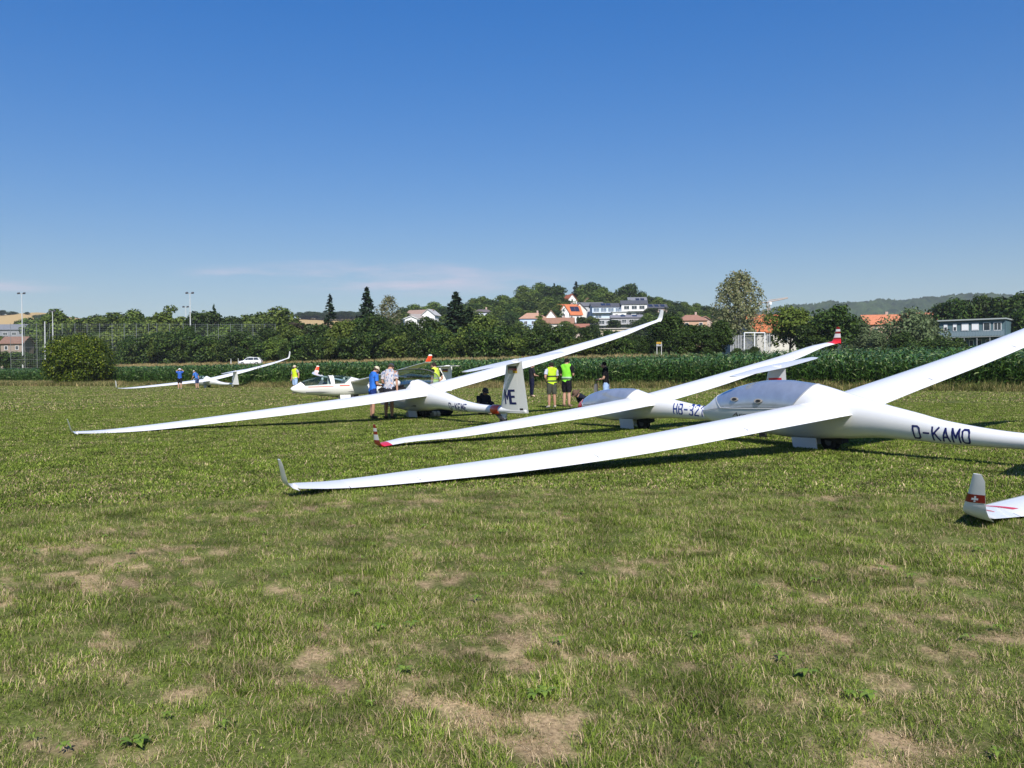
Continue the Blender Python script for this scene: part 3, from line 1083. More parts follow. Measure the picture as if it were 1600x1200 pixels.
house(968, 415, 6.4, 6, 488, .4, 'small white cube house between the blue house and the tall white house', WHITE, (.5, .5, .5), kind='flat', wins=[(-1.4, -1.5, 1.3, 1.3), (1.4, -1.5, 1.3, 1.3)])
house(991, 418, 12, 8, 475, 1.8, 'white terraced house with dark pitched roof and wide white balconies', WHITE, SLATE, yaw=-.08, kind='gable_side',
      wins=[(-3.6, -1.7, 2.6, 1.8), (0, -1.7, 2.6, 1.8), (3.6, -1.7, 2.6, 1.8), (-3, -5.0, 3.4, 1.9), (2.5, -5.0, 3.4, 1.9)], balcony=(0, -3.4, 11.6))
house(997, 450, 9, 8, 474, 3.2, 'grey roofed house peeping out above the white terraced house', (.6, .62, .66), (.16, .17, .2), kind='gable_side', wins=[(-2, -1.4, 1.3, 1.2), (2, -1.4, 1.3, 1.2)], solar=(0, 2.5))
house(1027, 425, 10, 7, 481, 1.8, 'brown timbered house with solar roof behind the raised white wingtip', (.30, .24, .2), SLATE, yaw=.1, kind='gable_side', solar=(-3, 0, 3), wins=[(-2.5, -1.4, 1.6, 1.4), (1.5, -1.4, 1.6, 1.4)])
house(940, 380, 12, 8, 498, .5, 'grey flat roofed terrace house with white balcony bands below the blue house', GREY, (.6, .6, .6), kind='flat',
      wins=[(-3.8, -1.6, 2.6, 1.7), (0, -1.6, 2.6, 1.7), (3.8, -1.6, 2.6, 1.7), (-3.8, -4.4, 2.6, 1.7), (0, -4.4, 2.6, 1.7), (3.8, -4.4, 2.6, 1.7)], balcony=(0, -2.9, 11.6))
house(981, 378, 14, 7, 496, 1.1, 'dark grey terrace row with solar roof below the white terraced house', (.28, .28, .29), (.2, .2, .23), yaw=-.06, kind='gable_side', solar=(-2, 3),
      wins=[(-5, -1.6, 2, 1.6), (-1.6, -1.6, 2, 1.6), (1.6, -1.6, 2, 1.6), (5, -1.6, 2, 1.6), (-4, -4.4, 2.6, 1.6), (3, -4.4, 2.6, 1.6)], balcony=(0, -2.9, 13))
house(954, 330, 16, 6, 514, .4, 'long low beige garage terrace at the foot of the hillside houses', (.55, .48, .36), (.45, .42, .38), kind='flat', wins=[(-5, -1.2, 1.6, 1.2), (0, -1.2, 1.6, 1.2), (5, -1.2, 1.6, 1.2)])
house(906, 405, 6, 7, 484, 3, 'narrow white house half hidden right of the orange roof', OFF, SLATE, kind='gable_front', wins=[(0, -1.5, 1.2, 1.4)])
house(923, 430, 12, 8, 478, 1.8, 'house with a wide dark grey roof beside the blue house', (.45, .46, .47), (.13, .135, .145), kind='gable_side', wins=[(-3, -1.3, 1.4, 1.2), (2, -1.3, 1.4, 1.2)])
house(894, 452, 7, 8, 472, 4.0, 'red roofed white house standing in the gap of the hilltop wood', WHITE, (.36, .11, .06), yaw=.3, kind='gable_front', wins=[(-1.5, -1.4, 1.2, 1.3), (1.5, -1.4, 1.2, 1.3), (0, 1, 1, 1.1)])
house(918, 448, 4, 5, 472, 2.0, 'little pale pink gabled hut on the hilltop', (.55, .40, .34), (.3, .16, .12), kind='gable_front', wins=[(0, -1.2, .8, .9)])
house(833, 360, 11, 8, 498, 2.6, 'pale blue walled house with light brown hipped roof at the left of the village', (.45, .55, .72), (.40, .24, .17), kind='hip', wins=[(-3, -1.6, 1.4, 1.4), (0, -1.6, 1.4, 1.4), (3, -1.6, 1.4, 1.4)], chimney=True)
house(861, 365, 5, 7, 497, 3.2, 'narrow white gable with brown roof right of the light brown hipped roof', WHITE, (.38, .22, .15), kind='gable_front', wins=[(0, -1.4, 1.3, 1.3)])
house(872, 350, 12, 8, 505, 2.2, 'low house with dull brown roof under the orange roofed house', OFF, BROWN, yaw=-.1, kind='gable_side', wins=[(-3, -1.3, 1.4, 1.2), (1, -1.3, 1.4, 1.2), (4, -1.3, 1.4, 1.2)], chimney=True)
house(902, 340, 9, 6, 512, 1.4, 'reddish low roof at the foot of the village below the orange house', (.5, .42, .36), (.30, .13, .09), kind='gable_side', wins=[(0, -1.2, 1.4, 1.1)])
house(646, 380, 8, 8, 497, 1.8, 'grey roofed house at the far left of the hillside left of the spruce', WHITE, (.3, .27, .25), yaw=.2, kind='gable_side', wins=[(-2, -1.2, 1.3, 1.2), (2, -1.2, 1.3, 1.2)])
house(652, 385, 11, 8, 492, 2.2, 'long house with brown roof left of the wide spruce', (.55, .55, .57), (.30, .21, .17), yaw=-.35, kind='gable_side', wins=[(-3, -1.3, 1.3, 1.2), (0, -1.3, 1.3, 1.2), (3, -1.3, 1.3, 1.2)])
house(669, 382, 6, 8, 492, 2.4, 'bright white gable end facing the field left of the wide spruce', WHITE, (.4, .4, .4), yaw=-.25, kind='gable_front', wins=[(0, -1.3, 1.2, 1.2)])
house(642, 360, 5, 4, 498, 1.0, 'tiny white shed roof at the left edge of the hillside houses', WHITE, (.66, .66, .66), yaw=.3, kind='gable_front')
house(754, 400, 9, 8, 488, 1.6, 'white house with dark flat pitched roof and chimney right of the spruces', (.55, .6, .68), (.14, .12, .12), kind='hip', wins=[(-2, -1.2, 1.5, 1.2), (2, -1.2, 1.5, 1.2)], chimney=True)
house(787, 350, 6, 6, 508, 1.8, 'small white house with dark roof almost hidden behind the hedge', WHITE, SLATE, kind='gable_front', wins=[(0, -1.2, 1.2, 1.1)])
house(1084, 300, 9, 8, 501, 2.2, 'peach coloured house with brown hipped roof left of the birch', (.46, .30, .21), (.28, .15, .11), kind='hip', wins=[(-2.4, -1.3, 1.3, 1.3), (2.4, -1.3, 1.3, 1.3)], chimney=True)
house(1102, 310, 5, 6, 502, 1.6, 'small pinkish house beside the peach coloured one', (.45, .34, .29), (.32, .18, .13), kind='gable_front', wins=[(0, -1.3, 1.1, 1.1)])
# near the maize, right
house(1214, 160, 8.5, 8, 517, 3.0, 'white walled house with orange tiled roof behind the light green tree', (.56, .54, .48), (.42, .14, .06), yaw=.35, kind='gable_side', wins=[(-1.8, -1.4, 1.1, 1.3), (1.8, -1.4, 1.1, 1.3)])
house(1178, 175, 7, 7, 520, 1.6, 'low grey building with orange roof behind the net cage', (.3, .3, .3), (.40, .13, .06), yaw=.2, kind='gable_side', wins=[(0, -1.2, 1.2, 1.1)])
house(1384, 225, 9, 10, 506, 2.4, 'large house with broad orange red roof behind the silvery willows', (.52, .34, .26), (.50, .19, .10), yaw=-.15, kind='gable_side', wins=[(-2.4, -1.8, 1.2, 1.5), (2.4, -1.8, 1.2, 1.5)], chimney=True)
house(1446, 235, 7, 10, 501, 2.2, 'second orange red roof showing above the silvery willows', (.5, .34, .26), (.50, .20, .11), yaw=-.1, kind='gable_side', wins=[(0, -1.8, 1.4, 1.5)])
# far left
house(8, 420, 15, 12, 515, 2.6, 'long grey hall roof beyond the hedge at the left edge', (.22, .23, .25), (.17, .18, .2), yaw=.1, kind='gable_side', wins=[(-4, -2, 2, 1.4), (0, -2, 2, 1.4), (4, -2, 2, 1.4)])
house(18, 260, 6.5, 6, 536, 1.8, 'beige house with dull red brown roof beyond the left hedge', (.27, .22, .18), (.20, .12, .09), kind='gable_side', wins=[(-1.6, -1.4, 1.0, 1.2), (1.6, -1.4, 1.0, 1.2)])

# two storey blue grey building with a gallery
pL, pR = ray(1468, 504, 172), ray(1571, 497, 165)
bv = Vector((pR.x - pL.x, pR.y - pL.y, 0))
BL = bv.length
zt = (pL.z + pR.z) / 2
zg = tz(pL.x, pL.y) - .3
o = empty('office_building', (pL.x, pL.y, zg), (0, 0, math.atan2(bv.y, bv.x)))
tag(o, 'long two storey blue grey building with flat roof and railed gallery', 'building')
H = zt - zg
bluegrey = material('blue_grey_cladding', (0.085, 0.145, 0.165), 0.6, noise=(0.6, 0.08))
w = MB()
zd = H - 3.3
w.box((BL / 2, 3.5, H - 1.55), (BL, 7, 3.1))
w.build('upper_wall', bluegrey, o)
w = MB()
w.box((BL / 2 + .6, 3.9, zd / 2 - .1), (BL - 1.6, 5.6, zd))
w.build('lower_wall', bluegrey, o)
w = MB()
for i in range(int(BL / 1.22) + 1):
    w.box((i * BL / int(BL / 1.22), -.02, H - 1.6), (.05, .05, 3.0))
w.build('cladding_joint', material('cladding_joint', (0.08, 0.12, 0.16), .7), o)
w = MB()
w.box((BL / 2, 3.3, H + .12), (BL + .5, 7.9, .24))
w.build('roof', material('flat_roof_edge', (.34, .38, .38), .7), o)
sc_ = BL / 104
for x0, x1, sh in [(7, 13, .45), (22, 28, .45), (36, 47, .95), (52, 63, .95)]:
    window(o, (x0 + x1) / 2 * sc_, H - 1.25, (x1 - x0) * sc_, 1.45, 0, 'pane', 'frame_white', sh)
for x0, x1 in [(70, 81), (86, 98)]:
    window(o, (x0 + x1) / 2 * sc_, H - 1.3, (x1 - x0) * sc_, 1.6, 0)
for x0, x1 in [(36, 41), (46, 53), (58, 66), (72, 80), (86, 93)]:
    window(o, (x0 + x1) / 2 * sc_, zd - 1.2, (x1 - x0) * sc_, 1.6, 1.1)
w = MB()
w.box((BL / 2, -.62, zd + .1), (BL, 1.3, .18))
go = w.build('gallery', material('gallery_deck', (.20, .22, .22), .8), o)
w = MB()
for i in range(int(BL / .45)):
    w.box((.1 + i * (BL - .2) / (int(BL / .45) - 1), -1.22, zd + .72), (.07 if i % 4 else .12, .05, 1.05))
w.box((BL / 2, -1.22, zd + 1.28), (BL, .08, .08))
w.box((BL / 2, -1.2, zd + .72), (BL, .02, .8))
w.build('railing', material('railing_blue_grey', (.17, .23, .27), .6), go)
for i in range(6):
    w = MB()
    w.box((.2 + i * (BL - .4) / 5, -1.1, zd / 2), (.14, .14, zd))
    w.build('post', M['metal'], go)

# ------------------------------------------------------------------ masts, nets, signs


def flood_mast(px, ytop, ybot, d, label, head=1.4):
    a, b_ = ray(px, ytop, d), ray(px, ybot, d)
    o = empty('floodlight_mast', (b_.x, b_.y, b_.z - 3))
    tag(o, label, 'floodlight')
    h = a.z - b_.z + 3
    m_ = MB()
    m_.tube([(0, 0, 0), (0, 0, h * .5), (0, 0, h)], [.17, .13, .08], 8)
    m_.build('mast', M['white_metal'], o, 40)
    m_ = MB()
    m_.box((0, 0, h), (head * 1.2, .12, .12))
    m_.build('crossbar', M['metal'], o)
    for s in (-1, 1):
        m_ = MB()
        m_.box((s * head * .5, -.15, h + .12), (.55, .45, .3), M=Matrix.Rotation(.5, 3, 'X'))
        m_.build('lamp_head', M['dark_metal'], o)


M['post_grey'] = material('weathered_post', (0.17, 0.19, 0.19), 0.6)
flood_mast(35.5, 459, 556, 222, 'tall floodlight mast standing farthest left')
flood_mast(83, 487, 545, 226, 'shorter floodlight mast left of the round bush', 1.1)
flood_mast(298, 458.5, 545, 212, 'tall floodlight mast with two lamps in the middle of the tree belt')
flood_mast(291, 480, 530, 250, 'distant low floodlight mast just left of the tall middle one', 1.2)

fe = empty('net_fence', ray(245, 560, 214))
tag(fe, 'high ball stop net on a row of thin posts along the sports ground', 'net fence')
F0 = Vector(fe.location)
fe.location.z = 0
npst = MB()
prev = None
tops = []
for k_, px in enumerate([16, 38, 57, 77, 97, 117, 136, 155.5, 175, 194, 213, 232, 245, 265, 286, 305, 324, 341, 360, 378, 395, 413, 430]):
    a = ray(px, 505 + (0 if px < 300 else 1), 214)
    zb_ = tz(a.x, a.y) - .5
    p_ = MB()
    p_.tube([(a.x - F0.x, 0, zb_), (a.x - F0.x, 0, a.z)], .05, 6)
    p_.build('post', M['post_grey'], fe, 40)
    tops.append((a.x - F0.x, a.z, zb_))
for z_ in (0.02, .25, .5, .75, .98):
    p_ = MB()
    p_.tube([(t_[0], 0, t_[2] + (t_[1] - t_[2]) * z_) for t_ in tops], .014, 4)
    p_.build('wire', M['metal'], fe)
nm = MB()
x0, x1 = tops[0][0], tops[-1][0]
zA, zB = tops[0][2] + .5, tops[0][1]
for i in range(int((x1 - x0) / .5)):
    x = x0 + i * .5
    nm.add([(x, 0, zA), (x + .012, 0, zA), (x + .012, 0, zB - .2), (x, 0, zB - .2)], [(0, 1, 2, 3)])
for i in range(int((zB - zA) / .5)):
    z = zA + i * .5
    nm.add([(x0, 0, z), (x1, 0, z), (x1, 0, z + .012), (x0, 0, z + .012)], [(0, 1, 2, 3)])
tag(nm.build('net', material('net_cord', (.22, .28, .24), .9), fe), kind='stuff')
p_ = empty('light_pole', ray(70.5, 549, 216))
tag(p_, 'thick pale pole between the leftmost net posts', 'pole')
q0, q1 = ray(70.5, 549, 216), ray(70, 504, 216)
m_ = MB()
m_.tube([(0, 0, -2), (q1.x - q0.x, 0, q1.z - q0.z)], [.16, .12], 8)
m_.build('shaft', M['white_metal'], p_, 40)
m_ = MB()
m_.ball((q1.x - q0.x, 0, q1.z - q0.z + .1), (.18, .18, .16), 8, 4)
m_.build('cap', M['white_metal'], p_, 40)

# white net cage on the right
cg = empty('net_cage', ray(1179, 548, 130))
tag(cg, 'white framed net cage of the playing field beside the birch', 'net cage')
c0 = Vector(cg.location)


def cpt(px, py, dd=0.0):
    v_ = ray(px, py, 130)
    return Vector((v_.x - c0.x, dd, v_.z - c0.z))


for px in (1163, 1179, 1195):
    m_ = MB()
    m_.tube([cpt(px, 552), cpt(px, 520)], .075, 6)
    m_.build('post', M['shutter'], cg)
m_ = MB()
m_.tube([cpt(1163, 520), cpt(1195, 520)], .075, 6)
m_.build('crossbar', M['shutter'], cg)
for px in (1143, 1147, 1151, 1155, 1159, 1200, 1204):
    m_ = MB()
    m_.tube([cpt(px, 552, .5), cpt(px, 524 if px < 1163 else 521, .5)], .045, 5)
    m_.build('pole', M['white_metal'], cg)
m_ = MB()
a, b_ = cpt(1143, 524, .6), cpt(1206, 524, .6)
for i in range(42):
    x = a.x + (b_.x - a.x) * i / 41
    m_.box((x, .6, a.z / 2), (.03, .02, a.z))
for i in range(14):
    m_.box(((a.x + b_.x) / 2, .63, a.z * i / 13), (b_.x - a.x, .02, .03))
tag(m_.build('net', material('grey_net', (.30, .31, .33), .9), cg), kind='stuff')

# tower crane
cr = ray(1201, 500, 560)
ct = ray(1201, 472, 560)
cj = ray(1231, 466, 560)
o = empty('tower_crane', (cr.x, cr.y, cr.z - 20))
tag(o, 'distant tower crane with slanted jib beside the birch', 'crane')
h = ct.z - cr.z + 20
cp_ = material('crane_paint', (.45, .36, .30), .6)
m_ = MB()
for sx in (-.7, .7):
    for sy in (-.7, .7):
        m_.box((sx, sy, h / 2), (.22, .22, h))
for i in range(int(h / 2)):
    m_.box((0, -.7, i * 2 + 1), (1.4, .14, .14), M=Matrix.Rotation(.7 * (-1) ** i, 3, 'Y'))
m_.build('mast', cp_, o)
J = Vector((cj.x - cr.x, 0, cj.z - ct.z))
m_ = MB()
m_.tube([(0, 0, h), (J.x, 0, h + J.z)], .28, 4)
m_.tube([(0, 0, h + 1.2), (J.x, 0, h + J.z + .5)], .18, 4)
for i in range(14):
    t0 = i / 14
    m_.tube([(J.x * t0, 0, h + J.z * t0), (J.x * (t0 + .036), 0, h + 1.1 + (J.z - .6) * t0)], .12, 4)
m_.build('jib', cp_, o)
m_ = MB()
m_.tube([(0, 0, h), (-6, 0, h - .6)], .3, 4)
m_.box((-5.4, 0, h - 1.3), (1.6, 1.2, 1.6))
m_.build('counter_jib', cp_, o)
m_ = MB()
m_.box((.9, -.6, h - .9), (1.5, 1.4, 1.8))
m_.build('cab', M['shutter'], o)


def car(px, py, d, face, label, col):
    p = ray(px, py, d)
    if px < 500:
        p.z = tz(p.x, p.y) + .05
    o = empty('parked_car' if abs(px - 392) > 5 else 'white_car', (p.x, p.y, p.z), (0, 0, face))
    tag(o, label, 'car')
    paint = material('car_paint', col, .3, .5, coat=1)
    m_ = MB()
    rings = []
    for x, zb_, zt_, w_ in [(-2.15, .45, .85, .72), (-2.05, .3, 1.0, .84), (-1.2, .25, 1.02, .9), (0, .25, .98, .91), (1.0, .25, .95, .9), (1.85, .3, .82, .84), (2.15, .42, .66, .66)]:
        rings.append([(x, -w_, zb_ + .1), (x, -w_ * .9, zb_), (x, w_ * .9, zb_), (x, w_, zb_ + .1), (x, w_, zt_ - .12), (x, w_ * .88, zt_), (x, -w_ * .88, zt_), (x, -w_, zt_ - .12)])
    m_.loft(rings)
    m_.build('body', paint, o, 50)
    m_ = MB()
    rings = []
    for x, z_, w_ in [(-2.0, .97, .78), (-1.6, 1.5, .66), (.1, 1.6, .68), (.45, 1.54, .67), (1.25, .95, .8)]:
        rings.append([(x, -w_, .9), (x, w_, .9), (x, w_ * .97, z_ - .05), (x, w_ * .86, z_), (x, -w_ * .86, z_), (x, -w_ * .97, z_ - .05)])
    m_.loft(rings)
    cb = m_.build('cabin', paint, o, 40)
    for s in (-1, 1):
        for x0, x1, x2, x3 in [(-1.75, -.75, -.75, -1.45), (-.65, .3, .3, -.65), (.36, .95, .45, .36)]:
            m_ = MB()
            m_.add([(x0, s * .80, 1.0), (x1, s * .80, 1.0), (x2, s * .70, 1.45), (x3, s * .70, 1.45)], [(0, 1, 2, 3)])
            m_.build('side_window', M['pane'], cb)
        for x in (-1.35, 1.35):
            m_ = MB()
            m_.tube([(x, s * .72, .33), (x, s * .93, .33)], .33, 14)
            wo = m_.build('wheel', M['black'], o)
            m_ = MB()
            m_.tube([(x, s * .931, .33), (x, s * .945, .33)], .2, 10)
            m_.build('rim', M['metal'], wo)
        m_ = MB()
        m_.box((2.05, s * .52, .68), (.16, .3, .14))
        m_.build('headlight', M['shutter'], o)
        m_ = MB()
        m_.box((-2.1, s * .62, .82), (.12, .22, .2))
        m_.build('tail_light', M['dark_red'], o)
    m_ = MB()
    m_.add([(1.22, -.7, .99), (1.22, .7, .99), (.52, .6, 1.5), (.52, -.6, 1.5)], [(0, 1, 2, 3)])
    m_.build('windscreen', M['pane'], cb)


car(392, 569, behind(392, 55.5), math.pi, 'white estate car driving on the road behind the maize', (.72, .73, .75))
car(1379, 541, 170, .3, 'small white car parked below the red roof right of the dark tree', (.7, .7, .7))
for px, lab in ((361, 'white roadside marker post left of the white car, the farther one'), (372.5, 'white roadside marker post close in front of the white car'), (717, 'white roadside marker post on the straw bank left of the white fin'), (738, 'white roadside marker post on the straw bank right of the T shaped tail')):
    b_ = ray(px, 569, behind(px, 51.5))
    o = empty('marker_post', (b_.x, b_.y, tz(b_.x, b_.y) + (.3 if px < 500 else -.1)))
    tag(o, lab, 'marker post', 'roadside marker posts')
    m_ = MB()
    m_.prism([(-.06, 0), (.06, 0), (.06, .95), (-.06, 1.02)], -.05, .05)
    m_.build('post_body', M['white_metal'], o)
    m_ = MB()
    m_.box((0, 0, .8), (.126, .106, .12), M=Matrix.Rotation(.3, 3, 'Y'))
    m_.build('reflector', M['dark_metal'], o)
b_ = ray(1030, 552, 124)
o = empty('road_sign', (b_.x, b_.y, b_.z - .4))
tag(o, 'small yellow road sign half hidden beside the dark tree', 'road sign')
for s in (-.32, .32):
    m_ = MB()
    m_.tube([(s, 0, 0), (s, 0, 2.0)], .05, 6)
    m_.build('post', M['white_metal'], o)
m_ = MB()
m_.box((0, -.06, 1.55), (.8, .05, .3))
m_.build('panel', M['metal'], o)
m_ = MB()
m_.box((-.05, -.1, 1.85), (.7, .03, .28))
m_.build('yellow_plate', material('sign_yellow', (.40, .24, .03), .5), o)


# ------------------------------------------------------------------ gliders
def pchip(xs, ys):
    xs, ys = np.asarray(xs, float), np.asarray(ys, float)
    o = np.argsort(xs)
    xs, ys = xs[o], ys[o]
    h = np.diff(xs)
    dl = np.diff(ys) / h
    m_ = np.zeros_like(ys)
    m_[0], m_[-1] = dl[0], dl[-1]
    for k in range(1, len(xs) - 1):
        if dl[k - 1] * dl[k] > 0:
            w1, w2 = 2 * h[k] + h[k - 1], h[k] + 2 * h[k - 1]
            m_[k] = (w1 + w2) / (w1 / dl[k - 1] + w2 / dl[k])

    def f(x):
        x = np.clip(np.asarray(x, float), xs[0], xs[-1])
        i = np.clip(np.searchsorted(xs, x) - 1, 0, len(h) - 1)
        t = (x - xs[i]) / h[i]
        return ((1 + 2 * t) * (1 - t) ** 2 * ys[i] + t * (1 - t) ** 2 * h[i] * m_[i] + t * t * (3 - 2 * t) * ys[i + 1] + t * t * (t - 1) * h[i] * m_[i + 1])
    return f


class Hull:
    def __init__(s, st):
        st = np.array(st)
        s.x0, s.x1 = st[-1, 0], st[0, 0]
        s.top, s.bot, s.hw = pchip(st[:, 0], st[:, 1]), pchip(st[:, 0], st[:, 2]), pchip(st[:, 0], st[:, 3])

    def y(s, x, z):
        zt_, zb_, w_ = float(s.top(x)), float(s.bot(x)), float(s.hw(x))
        c, h = (zt_ + zb_) / 2, (zt_ - zb_) / 2
        return w_ * math.sqrt(max(0.0, 1 - ((z - c) / h) ** 2))

    def bm(s, n=40):
        xs = np.concatenate([[s.x1], s.x1 - 0.012 * np.array([1, 4, 9, 16]), np.linspace(s.x1 - .28, s.x0, 84)])
        bm_ = bmesh.new()
        rings_ = []
        for x in xs:
            zt_, zb_, w_ = float(s.top(x)), float(s.bot(x)), float(s.hw(x))
            rings_.append([bm_.verts.new((x, w_ * math.cos(t), (zt_ + zb_) / 2 + (zt_ - zb_) / 2 * math.sin(t))) for t in (2 * math.pi * k / n for k in range(n))])
        for a, b_ in zip(rings_[:-1], rings_[1:]):
            for k in range(n):
                bm_.faces.new((a[k], a[(k + 1) % n], b_[(k + 1) % n], b_[k]))
        bm_.faces.new(rings_[0])
        bm_.faces.new(rings_[-1])
        bmesh.ops.recalc_face_normals(bm_, faces=bm_.faces)
        return bm_


def bm_mesh(bm_, name, m_, smooth=True):
    me = bpy.data.meshes.new(name)
    for f in bm_.faces:
        f.smooth = smooth
    bm_.to_mesh(me)
    for q_ in (m_ if isinstance(m_, (list, tuple)) else [m_]):
        me.materials.append(q_)
    return me


def split_canopy(hull, cuts):
    """cuts: list of (front plane, rear plane, sill plane); each plane = ((x, z), (x, z)) through the y axis direction.
    returns hull bmesh without the canopies, and one bmesh for each canopy"""
    bm_ = hull.bm()

    def plane(p_, q_):
        d = Vector((q_[0] - p_[0], 0, q_[1] - p_[1]))
        nrm = Vector((-d.z, 0, d.x)).normalized()
        return Vector((p_[0], 0, p_[1])), nrm
    out = []
    sel_all = []
    for (fr, re, si) in cuts:
        pl = []
        for (p_, q_), sgn in ((fr, (-1, 0, 0)), (re, (1, 0, 0)), (si, (0, 0, 1))):
            co, no = plane(p_, q_)
            if no.dot(Vector(sgn)) < 0:
                no = -no
            pl.append((co, no))
            bmesh.ops.bisect_plane(bm_, geom=bm_.verts[:] + bm_.edges[:] + bm_.faces[:], plane_co=co, plane_no=no, dist=1e-5)
        sel_all.append(pl)
    for pl in sel_all:
        idx = [f for f in bm_.faces if all((f.calc_center_median() - co).dot(no) > 0 for co, no in pl)]
        out.append(idx)
    res = []
    for idx in out:
        b2 = bmesh.new()
        vm = {}
        for f in idx:
            for v_ in f.verts:
                if v_ not in vm:
                    vm[v_] = b2.verts.new(v_.co)
            b2.faces.new([vm[v_] for v_ in f.verts])
        res.append(b2)
    for idx in out:
        bmesh.ops.delete(bm_, geom=[f for f in idx if f.is_valid], context='FACES')
    return bm_, res


def airfoil(tc, a, b_, n=8, camber=.02):
    xs = a + (b_ - a) * (0.5 - 0.5 * np.cos(np.linspace(0, math.pi, n)))
    if a > 0:
        xs = np.linspace(a, b_, max(3, n // 2))
    yt = 5 * tc * (.2969 * np.sqrt(xs) - .126 * xs - .3516 * xs ** 2 + .2843 * xs ** 3 - .1036 * xs ** 4) + .0012
    yc = camber * 4 * xs * (1 - xs)
    up = list(zip(xs, yc + yt))
    lo = list(zip(xs[::-1], (yc - yt)[::-1]))
    if a == 0:
        lo = lo[:-1]
    return up + lo


def surface(mb, sts, a, b_, side=1, camber=.02, n=8):
    """sts: (x, y, z, chord, thickness ratio, incidence, cant)"""
    rings_ = []
    for (x, y, z, c, tc_, th, cant) in sts:
        N = (0, -math.sin(cant), math.cos(cant))
        ring = []
        for xc, t in airfoil(tc_, a, b_, n, camber):
            px_, pz_ = x - xc * c * math.cos(th), z - xc * c * math.sin(th) * math.cos(cant)
            py_ = y + xc * c * math.sin(th) * math.sin(cant) * 0
            ring.append((px_ + N[0] * t * c, (py_ + N[1] * t * c) * side, pz_ + N[2] * t * c))
        rings_.append(ring)
    mb.loft(rings_)


GLYPH = {
    'D': [[(0, 0), (0, 1), (.42, 1), (.6, .86), (.6, .14), (.42, 0), (0, 0)]],
    'O': [[(.12, 0), (0, .14), (0, .86), (.12, 1), (.48, 1), (.6, .86), (.6, .14), (.48, 0), (.12, 0)]],
    '-': [[(.08, .52), (.56, .52)]],
    'K': [[(0, 0), (0, 1)], [(.6, 1), (.03, .45)], [(.2, .58), (.62, 0)]],
    'A': [[(0, 0), (.29, .97)], [(.31, .97), (.6, 0)], [(.12, .32), (.48, .32)]],
    'M': [[(0, 0), (0, 1)], [(.03, .97), (.32, .36)], [(.32, .36), (.61, .97)], [(.64, 1), (.64, 0)]],
    'E': [[(.56, 0), (0, 0), (0, 1), (.56, 1)], [(0, .52), (.46, .52)]],
    'H': [[(0, 0), (0, 1)], [(.58, 0), (.58, 1)], [(0, .52), (.58, .52)]],
    'B': [[(0, 0), (0, 1), (.44, 1), (.56, .88), (.56, .64), (.44, .53), (0, .53)], [(.44, .53), (.6, .4), (.6, .14), (.46, 0), (0, 0)]],
    '3': [[(0, .9), (.12, 1), (.46, 1), (.58, .88), (.58, .64), (.44, .53), (.2, .53)], [(.44, .53), (.6, .4), (.6, .14), (.46, 0), (.12, 0), (0, .1)]],
    '2': [[(0, .86), (.12, 1), (.46, 1), (.58, .88), (.58, .64), (0, .1), (0, 0), (.6, 0)]],
    '1': [[(.1, .78), (.34, 1), (.34, 0)]],
}


def lettering(text, pos, width, height, stroke, name, m_, parent, yf, gapw=.32, slope=0.0):
    """stroke letters laid on a surface: pos = (x, z) of the lower left corner, running towards -x; yf(x, z) = surface y"""
    n_ = len(text)
    unit = width / (n_ * .6 + (n_ - 1) * gapw)

    def put(u, v, off):
        x = pos[0] - u
        z = pos[1] + v - slope * u
        return (x, yf(x, z) + off, z)
    for k, chh in enumerate(text):
        mb = MB()
        lay = 0.004
        u0 = k * (.6 + gapw) * unit
        for pl in GLYPH[chh]:
            # one mitred ribbon along each stroke
            P = [Vector((u0 + p_[0] * unit, p_[1] * height)) for p_ in pl]
            closed = (P[0] - P[-1]).length < 1e-6
            lay += .0006
            D = []
            for p_, q_ in zip(P[:-1], P[1:]):
                D.append((q_ - p_).normalized())
            if not closed:
                P[0] = P[0] - D[0] * stroke * .45
                P[-1] = P[-1] + D[-1] * stroke * .45
            L_e, R_e = [], []
            for i in range(len(P)):
                if closed and i in (0, len(P) - 1):
                    d0, d1 = D[-1], D[0]
                else:
                    d0, d1 = D[max(i - 1, 0)], D[min(i, len(D) - 1)]
                n0, n1 = Vector((-d0.y, d0.x)), Vector((-d1.y, d1.x))
                mt = (n0 + n1).normalized()
                ln = min(1.8, 1 / max(.3, mt.dot(n0))) * stroke * .5
                L_e.append(P[i] + mt * ln)
                R_e.append(P[i] - mt * ln)
            for i in range(len(P) - 1):
                m2 = max(1, int((P[i + 1] - P[i]).length / .05))
                for j_ in range(m2):
                    t0, t1 = j_ / m2, (j_ + 1) / m2
                    mb.add([put(*R_e[i].lerp(R_e[i + 1], t0), lay), put(*R_e[i].lerp(R_e[i + 1], t1), lay), put(*L_e[i].lerp(L_e[i + 1], t1), lay), put(*L_e[i].lerp(L_e[i + 1], t0), lay)], [(0, 1, 2, 3)])
        mb.build(name, m_, parent)


